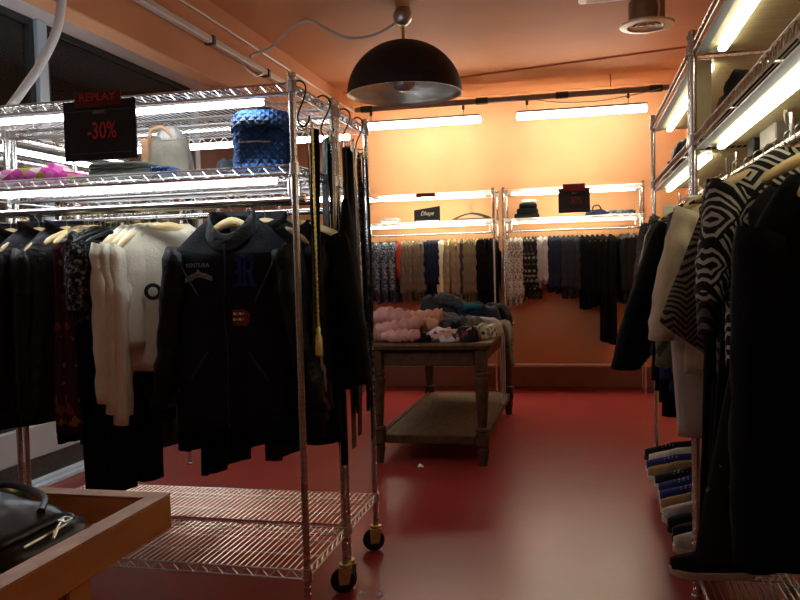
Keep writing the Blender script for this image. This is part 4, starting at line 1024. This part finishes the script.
# ------------------------------------------------------------------ signs
def sale_sign(label, loc, w, h, header, text, size, ink, hdr_w, hdr_h, rz=0.0, tilt=0.0):
    t = thing('sale_sign', label, 'sign', loc, rz); t.rotation_euler = (0, tilt, rz)
    MB().bbox(-w/2, w/2, -0.003, 0.003, -h, 0, 0.002).build('panel', SIGNBLK, t)
    MB().bbox(-hdr_w/2, hdr_w/2, -0.010, -0.004, -0.024*h/0.2, hdr_h, 0.002).build('header', SIGNRED, t)
    lettering('header_lettering', header, hdr_h*1.3, ink, t, (0, -0.0115, hdr_h*0.28), 1.1)
    lettering('lettering', text, size, ink, t, (0.01, -0.0050, -h*0.52), 0.72)
    for z in (-h*0.17, -h*0.88): MB().box(-w*0.44, w*0.44, -0.0042, -0.0034, z-0.0006, z+0.0006).build('thin_line', REDBRIGHT, t, False)
    MB().bbox(-0.024, 0.024, -0.0045, -0.0034, -h*0.17-0.012, -h*0.17, 0.0005).build('tab', REDBRIGHT, t)
    return t
sale_sign('black sale sign with red -30% hanging on the front left rack', (-1.672, 2.563, 1.918), 0.29, 0.212, 'REPLAY', '-30%', 0.082, REDINK, 0.185, 0.030, 0.0, 0.0)
sale_sign('black sale sign with dull red print on the right rear bay', (-0.085, 8.008, 2.012), 0.30, 0.235, 'REPLAY', '-30%', 0.098, DULLRED, 0.21, 0.045)
t = thing('brand_sign', 'black sign with white script standing on the left rear bay', 'sign', (-1.555, 8.06, 1.748), 0)
MB().add([(-0.135, -0.004, 0), (0.135, -0.004, 0), (0.135, -0.004, 0.155), (-0.135, -0.004, 0.12), (-0.135, 0.004, 0), (0.135, 0.004, 0), (0.135, 0.004, 0.155), (-0.135, 0.004, 0.12)], [(0, 1, 2, 3), (7, 6, 5, 4), (0, 4, 5, 1), (1, 5, 6, 2), (2, 6, 7, 3), (3, 7, 4, 0)]).build('panel', SIGNBLK, t, False)
lettering('lettering', 'Dhaye', 0.058, WHITEINK, t, (0.0, -0.0055, 0.082), 0.9, 0.35)
MB().bbox(-0.12, 0.12, -0.010, 0.0, 0.003, 0.010, 0.002).build('foot_rail', STEEL, t)
t = thing('shelf_tag', 'small dark red tag on the top shelf edge above the script sign', 'tag', (-1.555, 8.008, 2.004), 0)
MB().bbox(-0.098, 0.098, -0.004, 0.002, -0.012, 0.030, 0.002).build('card', SIGNRED, t)
lettering('lettering', 'REPLAY', 0.030, DULLRED, t, (0, -0.0055, 0.009))

# ------------------------------------------------------------------ things on the shelves
def folded(name, label, cat, loc, rz, size, mat, group=None, seed=0, layers=2):
    t = thing(name, label, cat, loc, rz, group); sx, sy, sz = size; h = sz/layers
    for l in range(layers):
        m = MB(); rings = []
        for q, (zz, g) in enumerate(((0.02, 0.93), (0.25, 1.0), (0.6, 1.0), (0.92, 0.95), (1.0, 0.80), (1.0, 0.4), (0.985, 0.02))):
            rings.append([(sx*g*sg(math.cos(a), 0.42)*(1+0.04*nz(a*2, l+seed, q)), sy*g*sg(math.sin(a), 0.42)*(1+0.05*nz(a*2+9, l+seed, q)), l*h+zz*h*0.985*(1+0.12*nz(math.cos(a)*2+seed, math.sin(a)*2, l))) for a in [2*PI*j/28 for j in range(28)]])
        m.loft(rings).build('fold', mat, t, 'all')
    return t
ZS = 1.657
# blue quilted backpack
t = thing('backpack', 'bright blue quilted backpack on the middle shelf of the front rack', 'bag', (-1.125, 2.74, ZS), 0.30)
m = MB(); rings = []
def bag_ring(z, gx, gy, n=36, quilt=0.004):
    out = []
    for j in range(n):
        a = 2*PI*j/n; x = 0.105*gx*sg(math.cos(a), 0.5); y = 0.095*gy*sg(math.sin(a), 0.5)
        qd = quilt*abs(math.sin((x+z)*52)*math.sin((x-z)*52))
        out.append((x*(1+qd*4), y-(qd if y < 0 else 0), z))
    return out
for z, gx, gy in [(0.002, 0.9, 0.9), (0.010, 1, 1)]+[(0.012+0.16*k/14, 1.0+0.03*math.sin(k), 1.02) for k in range(1, 15)]+[(0.19, 0.96, 0.95), (0.205, 0.86, 0.85), (0.212, 0.6, 0.6), (0.214, 0.05, 0.05)]:
    rings.append(bag_ring(z, gx, gy))
m.loft(rings).build('body', BAGBLUE, t, 'all')
m = MB(); rings = []
for k in range(9):
    u = k/8; z = 0.217-0.075*u**1.8; y = 0.03-0.142*math.sin(u*PI/2)
    rings.append([(x*1.0, y-0.004*abs(math.sin(x*90+k))*math.sin(PI*(i+1)/14)-0.01*(1-abs(x)/0.1)*u, z-0.024*(abs(x)/0.1)**4) for i, x in enumerate([-0.1+0.2*q/12 for q in range(13)])])
m.loft(rings, False, False, False).build('flap', BAGBLUE, t, 'all', 0.008)
MB().bbox(-0.018, 0.018, -0.128, -0.120, 0.132, 0.154, 0.004).build('buckle', BAGNAVY, t)
m = MB(); m.grid(lambda u, v: (-0.075+0.11*u, -0.107-0.008*math.sin(PI*u)*math.sin(PI*v)-0.002*abs(math.sin(u*14+v*10)), 0.014+0.075*v), 10, 8); m.build('front_pocket', BAGBLUE, t, 'all', 0.006)
MB().tube([(-0.075, -0.112, 0.089), (-0.02, -0.122, 0.090), (0.035, -0.112, 0.089)], 0.003, 6).build('pocket_piping', PALEGREY, t)
MB().bbox(0.100, 0.114, -0.085, 0.08, 0.015, 0.18, 0.006).build('side_panel', BAGNAVY, t)
MB().tube(smooth_path([(-0.03, 0.06, 0.205), (-0.02, 0.06, 0.235), (0.02, 0.06, 0.235), (0.03, 0.06, 0.205)]), 0.006, 8).build('handle', BAGNAVY, t)
# tan tote with fur
t = thing('tote_bag', 'tan canvas tote bag beside the sale sign on the rack shelf', 'bag', (-1.545, 2.80, ZS), 0.15)
m = MB(); rings = []
for z, gx, gy in ((0.001, 1.0, 1.0), (0.01, 1.05, 1.08), (0.06, 1.02, 1.0), (0.11, 0.92, 0.75), (0.150, 0.84, 0.45), (0.152, 0.80, 0.38), (0.12, 0.8, 0.35)):
    rings.append([(0.095*gx*sg(math.cos(a), 0.6)*(1+0.03*nz(a, z*20, 1)), 0.06*gy*sg(math.sin(a), 0.6), z+0.006*math.sin(3*a)*(z > 0.05)) for a in [2*PI*j/32 for j in range(32)]])
m.loft(rings, True, False).build('body', TAN, t, 'all')
MB().tube(smooth_path([(-0.055, -0.035, 0.13), (-0.04, -0.045, 0.175), (0.0, -0.04, 0.19), (0.035, -0.03, 0.15)]), 0.007, 8).build('handle', TANLEA, t)
MB().bbox(-0.075, -0.045, -0.066, -0.056, 0.03, 0.145, 0.004).build('leather_strap', TANLEA, t)
heap('fur_trim', '', '', (0, 0, 0), 0, (0.055, 0.035, 0.05), FUR, 3, parent=t, amp=0.5).location = (0.015, 0.0, 0.140)
folded('folded_trousers', 'folded sage trousers lying before the tan tote bag', 'trousers', (-1.64, 2.65, ZS), 0.1, (0.12, 0.055, 0.046), SAGE, layers=2)
folded('folded_shirt', 'small folded blue shirt right of the sage trousers', 'shirt', (-1.47, 2.65, ZS), 0.1, (0.042, 0.055, 0.022), BAGBLUE, layers=1)
heap('clutch_bag', 'small grey pointed pouch left of the blue backpack', 'pouch', (-1.275, 2.76, ZS), 0.2, (0.045, 0.04, 0.06), DENIM, 9, e=1.6)
heap('magenta_scarf', 'magenta and yellow floral scarf crumpled at left on rack shelf', 'scarf', (-2.07, 2.70, ZS), 0.05, (0.24, 0.09, 0.048), MAGENTA, 6, amp=0.6)
heap('silver_purse', 'small silvery purse behind the sale sign on the shelf', 'purse', (-1.79, 2.88, ZS), 0.2, (0.07, 0.05, 0.06), FUR, 19, amp=0.4)

# rear wall shelf
ZB = 1.748
folded('folded_shirt', 'folded grey shirt at the left end of the rear wall shelf', 'shirt', (-1.97, 8.2, ZB), 0.1, (0.10, 0.13, 0.055), PALEGREY, layers=1)
for k in range(4):
    hgr = dup(HP[('black', 0.19)], (-1.12+0.006*k, 8.10+0.035*k, ZB+0.15+0.004*k), 0.05*k-0.08, 'black hanger lying spare on the rear shelf beside the script sign')
    hgr['group'] = 'spare black hangers'
for k in range(3):
    folded('folded_jeans', 'folded black jeans in stack on right rear shelf, %s' % ('lowest', 'middle', 'topmost')[k], 'jeans', (-0.555+0.006*k, 8.2, ZB+0.05*k), 0.04*k, (0.125-0.018*k, 0.13, 0.049), BLACK2, group='folded black jeans', layers=1, seed=k*3)
folded('folded_sweater', 'folded white sweater on top of the black jeans stack', 'sweater', (-0.535, 8.22, ZB+0.151), 0.1, (0.075, 0.11, 0.035), PALEGREY, layers=1)
db = heap('dark_bag', 'dark navy bag with handle on rear shelf right of sale sign', 'bag', (0.13, 8.18, ZB), 0, (0.115, 0.11, 0.06), NAVY, 4)
MB().tube(smooth_path([(-0.04, -0.06, 0.045), (-0.03, -0.07, 0.09), (0.02, -0.07, 0.095), (0.05, -0.06, 0.04)]), 0.006, 6).build('handle', BLACK, db)
folded('folded_shirt', 'folded blue-grey patterned shirt at right end of rear shelf', 'shirt', (0.36, 8.18, ZB), 0.0, (0.14, 0.12, 0.045), BLUEPRINT, layers=2)

# right racks' shelves
def hat(label, loc, rz, mat, s=1.0):
    t = thing('hat', label, 'hat', loc, rz, None)
    MB().lathe([(0.145*s, 0.0), (0.150*s, 0.006), (0.11*s, 0.012), (0.092*s, 0.016), (0.088*s, 0.07*s), (0.075*s, 0.105*s), (0.04*s, 0.113*s), (0.001, 0.108*s)], n=28, cap0=False, cap1=False).build('crown', mat, t, 'all')
    MB().lathe([(0.093*s, 0.016), (0.0925*s, 0.04)], n=28, cap0=False, cap1=False).build('band', BLACK, t, 'all')
    return t
ZR = 1.754
hat('black brimmed hat on the middle shelf of the farther right rack', (0.55, 4.02, ZR), 0.2, SHOEB, 1.05)
hat('dark brown brimmed hat on the middle shelf near the rack end', (0.55, 4.66, ZR), 0.1, BELTBRN, 0.95)
heap('black_handbag', 'black handbag between the two hats on the right rack shelf', 'bag', (0.55, 4.34, ZR), 0.1, (0.11, 0.10, 0.15), LEATHER, 3)
heap('dark_knit', 'dark knit folded beside the near post on the right shelf', 'knit', (0.56, 3.55, ZR), 0.3, (0.11, 0.14, 0.10), CHAR, 5)
heap('black_fur_collar', 'black fur piece lying on the nearest right middle shelf', 'fur', (0.55, 2.62, ZR), 0.2, (0.11, 0.16, 0.13), BLACK2, 7, amp=0.6)
heap('dark_bag', 'dark rumpled bag on the nearest right shelf beside the post', 'bag', (0.56, 2.95, ZR), 0.2, (0.10, 0.11, 0.11), LEATHER, 9, amp=0.5)
t = thing('led_driver', 'dark box fixed under the middle shelf of nearest right rack', 'box', (0.61, 2.72, 1.64), 0)
MB().bbox(-0.045, 0.045, -0.11, 0.11, 0.004, 0.066, 0.004).build('casing', GREYP, t)
MB().tube(smooth_path([(0, -0.11, 0.04), (-0.03, -0.18, 0.05), (-0.06, -0.3, 0.06)]), 0.005, 6).build('lead', VENTM, t)
t = thing('led_driver', 'smaller dark box under the same shelf, nearer the rack post', 'box', (0.60, 2.98, 1.645), 0)
MB().bbox(-0.035, 0.035, -0.05, 0.05, 0.0, 0.061, 0.004).build('casing', SHADE, t)

# ------------------------------------------------------------------ belts and straps on S-hooks at the end of the left racks
XS = -0.944
def s_hook(label, y, z, ry=0.0):
    """upper loop over the shelf frame wire at height z"""
    t = thing('s_hook', label, 'hook', (XS-0.006, y, z), PI+0.25*math.sin(y*9), 'S-hooks on the rack end')
    p = [(0.026, 0, -0.020), (0.024, 0, 0.006), (0.0, 0, 0.020), (-0.024, 0, 0.006), (-0.028, 0, -0.020), (-0.016, 0, -0.050), (0.000, 0, -0.080), (0.008, 0, -0.105), (0.0, 0, -0.130), (-0.018, 0, -0.138), (-0.036, 0, -0.124), (-0.040, 0, -0.104)]
    MB().tube(smooth_path(p, 5), 0.0032, 8).build('wire', HBLACK, t, 'all')
    return t
def belt(label, loc, rz, mat, L, w=0.026, buckle=SILVER, group='belts at the rack end', sway=0.01, seed=0, loop=True):
    t = thing('belt', label, 'belt', loc, rz, group)
    m = MB(); rings = []
    for i in range(25):
        k = i/24; z = 0.0-L*k; x = sway*math.sin(k*3+seed); y = 0.006*math.sin(k*4+seed*2)
        tw = 0.35*math.sin(k*2.2+seed)
        c, s_ = math.cos(tw)*w/2, math.sin(tw)*w/2
        h = 0.0016
        rings.append([(x-s_-h, y-c, z), (x+s_-h, y+c, z), (x+s_+h, y+c, z), (x-s_+h, y-c, z)])
    m.loft(rings).build('strap', mat, t, False)
    b = MB(); q = w*0.72
    b.tube([(0, -q, 0.022), (0, q, 0.022), (0, q, -0.018), (0, -q, -0.018), (0, -q, 0.022)], 0.0032, 6)
    b.tube([(0.003, 0, -0.018), (0.004, 0, 0.024)], 0.002, 5)
    b.build('buckle', buckle, t)
    return t
HZ = 1.929
s_hook('black S-hook nearest the front post on the rack end', 2.645, HZ)
s_hook('black S-hook second from the front post on the rack end', 2.90, HZ)
s_hook('black S-hook third from the front post on the rack end', 3.17, HZ)
s_hook('black S-hook farthest from the front post on the rack end', 3.37, HZ)
BR2 = random.Random(9)
t = thing('chain_belt', 'gold chain belt with tassel, nearest the front post', 'belt', (XS+0.040, 2.640, HZ-0.130), 0)
m = MB(); m.tube([(0.0008*math.sin(k*2.2), 0.0008*math.cos(k*2.2), -0.70*k/90) for k in range(91)], [0.0052 if k % 2 else 0.0036 for k in range(91)], 8); m.build('chain', GOLD, t, 'all')
MB().lathe([(0.003, -0.70), (0.010, -0.71), (0.008, -0.725), (0.013, -0.74), (0.015, -0.80), (0.010, -0.805)], n=12).build('tassel', GOLD, t)
spec = [(2.675, 0.30, 0.78, BELTBRN, 'dark brown belt hanging beside the gold chain belt'), (2.690, -0.2, 0.90, BLACK, 'black belt hanging just behind the gold chain belt'),
        (2.885, 0.1, 1.16, BELTBRN, 'dark brown belt on the second hook, reaching low'), (2.905, 0.5, 1.02, LEATHER, 'shiny black belt on the second hook'), (2.925, -0.3, 1.25, BLACK, 'longest black belt hanging from the second hook'),
        (3.155, 0.2, 1.18, LEATHER, 'shiny black belt on the third hook'), (3.175, -0.2, 1.24, BELTBRN, 'dark brown belt on the third hook'), (3.195, 0.4, 1.10, BLACK, 'plain black belt on the third hook'),
        (3.355, 0.1, 1.22, BELTBRN, 'dark brown belt on the farthest hook'), (3.375, -0.4, 1.12, MOTTLED, 'snakeskin patterned belt on the farthest hook'), (3.395, 0.3, 1.25, BLACK, 'black belt on the farthest hook, beside the snakeskin one')]
for i, (y, rz, L, mt, lb) in enumerate(spec):
    belt(lb, (XS+0.008+0.012*(i % 3), y, HZ-0.140), rz, mt, L, 0.030+0.020*BR2.random(), GOLD if i % 4 == 0 else SILVER, sway=0.012, seed=i*1.3)
for i, (y, z) in enumerate(((2.70, 1.10), (2.72, 0.99), (2.75, 0.93))):
    t = thing('key_charm', 'pale metal charm dangling among the belts, %s' % ('highest', 'middle', 'lowest')[i], 'charm', (XS+0.02, y, z), 0.3*i, 'charms among the belts')
    MB().tube([(0, 0, 0.62-0.05*i), (0, 0, 0.02)], 0.0015, 5).build('cord', BELTBRN, t)
    MB().lathe([(0.003, 0.02), (0.008, 0.0), (0.006, -0.02), (0.009, -0.04), (0.007, -0.075), (0.002, -0.08)], n=10).build('charm', SILVER, t)
# shoulder bag on the third hook
t = thing('shoulder_bag', 'slouchy black shoulder bag hanging among belts at the rack end', 'bag', (XS+0.035, 3.03, 1.77), 0.0)
m = MB(); rings = []
for z, w, d in ((-0.20, 0.02, 0.012), (-0.30, 0.05, 0.022), (-0.45, 0.09, 0.035), (-0.60, 0.135, 0.045), (-0.75, 0.165, 0.055), (-0.86, 0.16, 0.055), (-0.92, 0.12, 0.042), (-0.945, 0.05, 0.02)):
    rings.append([(d*math.sin(a)*(1+0.12*nz(a*2, z*9, 0)), w*math.cos(a)*(1+0.08*nz(a*2, z*9, 4)), z) for a in [2*PI*j/26 for j in range(26)]])
m.loft(rings).build('body', BLACK2, t, 'all')
MB().tube([(0, 0.0, 0.0), (0, 0.005, -0.12), (0, 0.0, -0.22)], 0.010, 8).build('strap', LEATHER, t)

# ------------------------------------------------------------------ wooden display tray in the foreground
t = thing('display_tray', 'orange-brown wooden tray table with deep rim in the lower left foreground', 'table', (-1.42, 0.98, 0))
TW, TL, tz = 0.50, 0.645, 0.80
m = MB()
for s in (-1, 1):
    m.bbox(s*TW-0.020-s*0.020, s*TW+0.020-s*0.020, -TL, TL, 0.724, tz-0.0025, 0.002)
    m.bbox(-TW+0.041, TW-0.041, s*TL-0.020-s*0.020, s*TL+0.020-s*0.020, 0.724, tz-0.0025, 0.002)
m.build('side_board', TRAYWOOD, t)
m = MB()
for s in (-1, 1):
    m.bbox(s*TW-0.022-s*0.020, s*TW+0.022-s*0.020, -TL-0.002, TL+0.002, tz-0.002, tz+0.002, 0.001)
    m.bbox(-TW+0.043, TW-0.043, s*TL-0.022-s*0.020, s*TL+0.022-s*0.020, tz-0.002, tz+0.002, 0.001)
m.build('rim', TRAYRIM, t)
MB().bbox(-TW+0.041, TW-0.041, -TL+0.041, TL-0.041, 0.726, 0.738, 0.002).build('base_board', TRAYWOOD, t)
for x in (-TW+0.10, TW-0.01-0.035):
    for y in (-TL+0.10, 0.32):
        MB().bbox(x-0.035, x+0.035, y-0.035, y+0.035, 0.0, 0.7235, 0.004).build('leg', TRAYWOOD, t)
zt = 0.7385
def leather_bag(name, label, loc, rz, w, d, h, seed):
    """soft bag lying on its back: sagging body with welted seam, flap with turned edge"""
    t = thing(name, label, 'bag', loc, rz)
    def top(x, y): return h*(max(0.0, 1-abs(x/w)**3.2))**0.5*(max(0.0, 1-abs(y/d)**3.0))**0.5*(1+0.20*nz(x*7+seed, y*9, 2)+0.10*(1-2*abs(nz(x*11+seed, y*16-seed, 5))))
    m = MB(); rings = []
    for k in range(16):
        u = k/15; r = 1-u*0.98
        rings.append([(w*r*sg(math.cos(q), 0.62), d*r*sg(math.sin(q), 0.62), 0.001 if k == 0 else max(0.002, top(0.97*w*r*sg(math.cos(q), 0.62), 0.97*d*r*sg(math.sin(q), 0.62)))) for q in [2*PI*j/48 for j in range(48)]])
    m.loft(rings).build('body', BAGLEA, t, 'all')
    m = MB(); m.grid(lambda u, v: (w*0.80*(2*u-1), d*(-0.62+1.15*v), top(w*0.80*(2*u-1), d*(-0.62+1.15*v))+0.006+0.004*math.sin(PI*u)), 16, 10); m.build('flap', BAGLEA, t, 'all', 0.005)
    m = MB(); m.tube([(w*0.80*(2*k/16-1), -d*0.62, top(w*0.80*(2*k/16-1), -d*0.62)+0.008) for k in range(17)], 0.0035, 6); m.build('welt', CHAR, t, 'all')
    return t, top
t, top = leather_bag('leather_handbag', 'black leather handbag with silver zip pull lying in the tray', (-1.20, 1.37, zt), -0.25, 0.22, 0.15, 0.088, 3)
MB().tube(smooth_path([(-0.16, 0.03, top(-0.16, 0.03)+0.012), (-0.05, 0.09, top(-0.05, 0.09)+0.03), (0.07, 0.09, top(0.07, 0.09)+0.028), (0.14, 0.03, top(0.14, 0.03)+0.012)]), 0.008, 8).build('handle', BAGLEA, t)
m = MB().tube([(0.185, 0.045, 0.078), (0.200, 0.020, 0.074), (0.222, -0.010, 0.064)], 0.0032, 6)
m.tube([(0.178, 0.056, 0.080), (0.196, 0.058, 0.079), (0.200, 0.036, 0.078), (0.181, 0.036, 0.079), (0.178, 0.056, 0.080)], 0.0025, 6)
m.build('zip_pull', SILVER, t)
MB().tube(smooth_path([(0.10, 0.12, top(0.10, 0.12)+0.004), (0.16, 0.09, top(0.16, 0.09)+0.004), (0.185, 0.04, top(0.185, 0.04)+0.004), (0.19, -0.05, top(0.19, -0.05)+0.004)]), 0.003, 6).build('zip', SILVER, t)
t, top = leather_bag('leather_purse', 'smaller black leather bag in front of the handbag in the tray', (-1.165, 1.10, zt), 0.35, 0.185, 0.125, 0.052, 8)
MB().bbox(0.03, 0.075, -0.072, -0.066, 0.052, 0.060, 0.001).build('clasp', SILVER, t)
t, top = leather_bag('leather_pouch', 'black leather pouch at the left edge of the tray', (-1.47, 1.12, zt), 0.5, 0.11, 0.12, 0.055, 12)
heap('camouflage_cap', 'camouflage patterned cloth in the far left corner of the tray', 'cloth', (-1.33, 1.53, zt), 0.1, (0.105, 0.05, 0.085), CAMO, 2, amp=0.5)

# ------------------------------------------------------------------ litter on the floor
for i, (x, y, s, lb) in enumerate(((-1.05, 5.02, 0.022, 'scrap of white paper on red floor before the oak table'), (-0.885, 3.02, 0.014, 'scrap of white paper on red floor near the caster, left one'), (-0.81, 3.01, 0.018, 'scrap of white paper on red floor near the caster, right one'), (-0.93, 3.06, 0.009, 'tiny white crumb on the floor closest to the caster'))):
    m = MB().add([(-s, -s*0.6, 0.002), (s, -s*0.4, 0.004), (s*0.7, s*0.6, 0.002), (-s*0.5, s*0.5, s*0.9), (0, 0, s*0.7), (-s*0.9, -s*0.6, 0.0005), (s, -s*0.45, 0.0005), (s*0.7, s*0.6, 0.0005)], [(0, 1, 4), (1, 2, 4), (2, 3, 4), (3, 0, 4), (5, 7, 6)])
    tag(m.build('paper_scrap', PAPER, None, False), lb, 'paper', 'paper scraps', (x, y, 0.0005), 0.4*i)
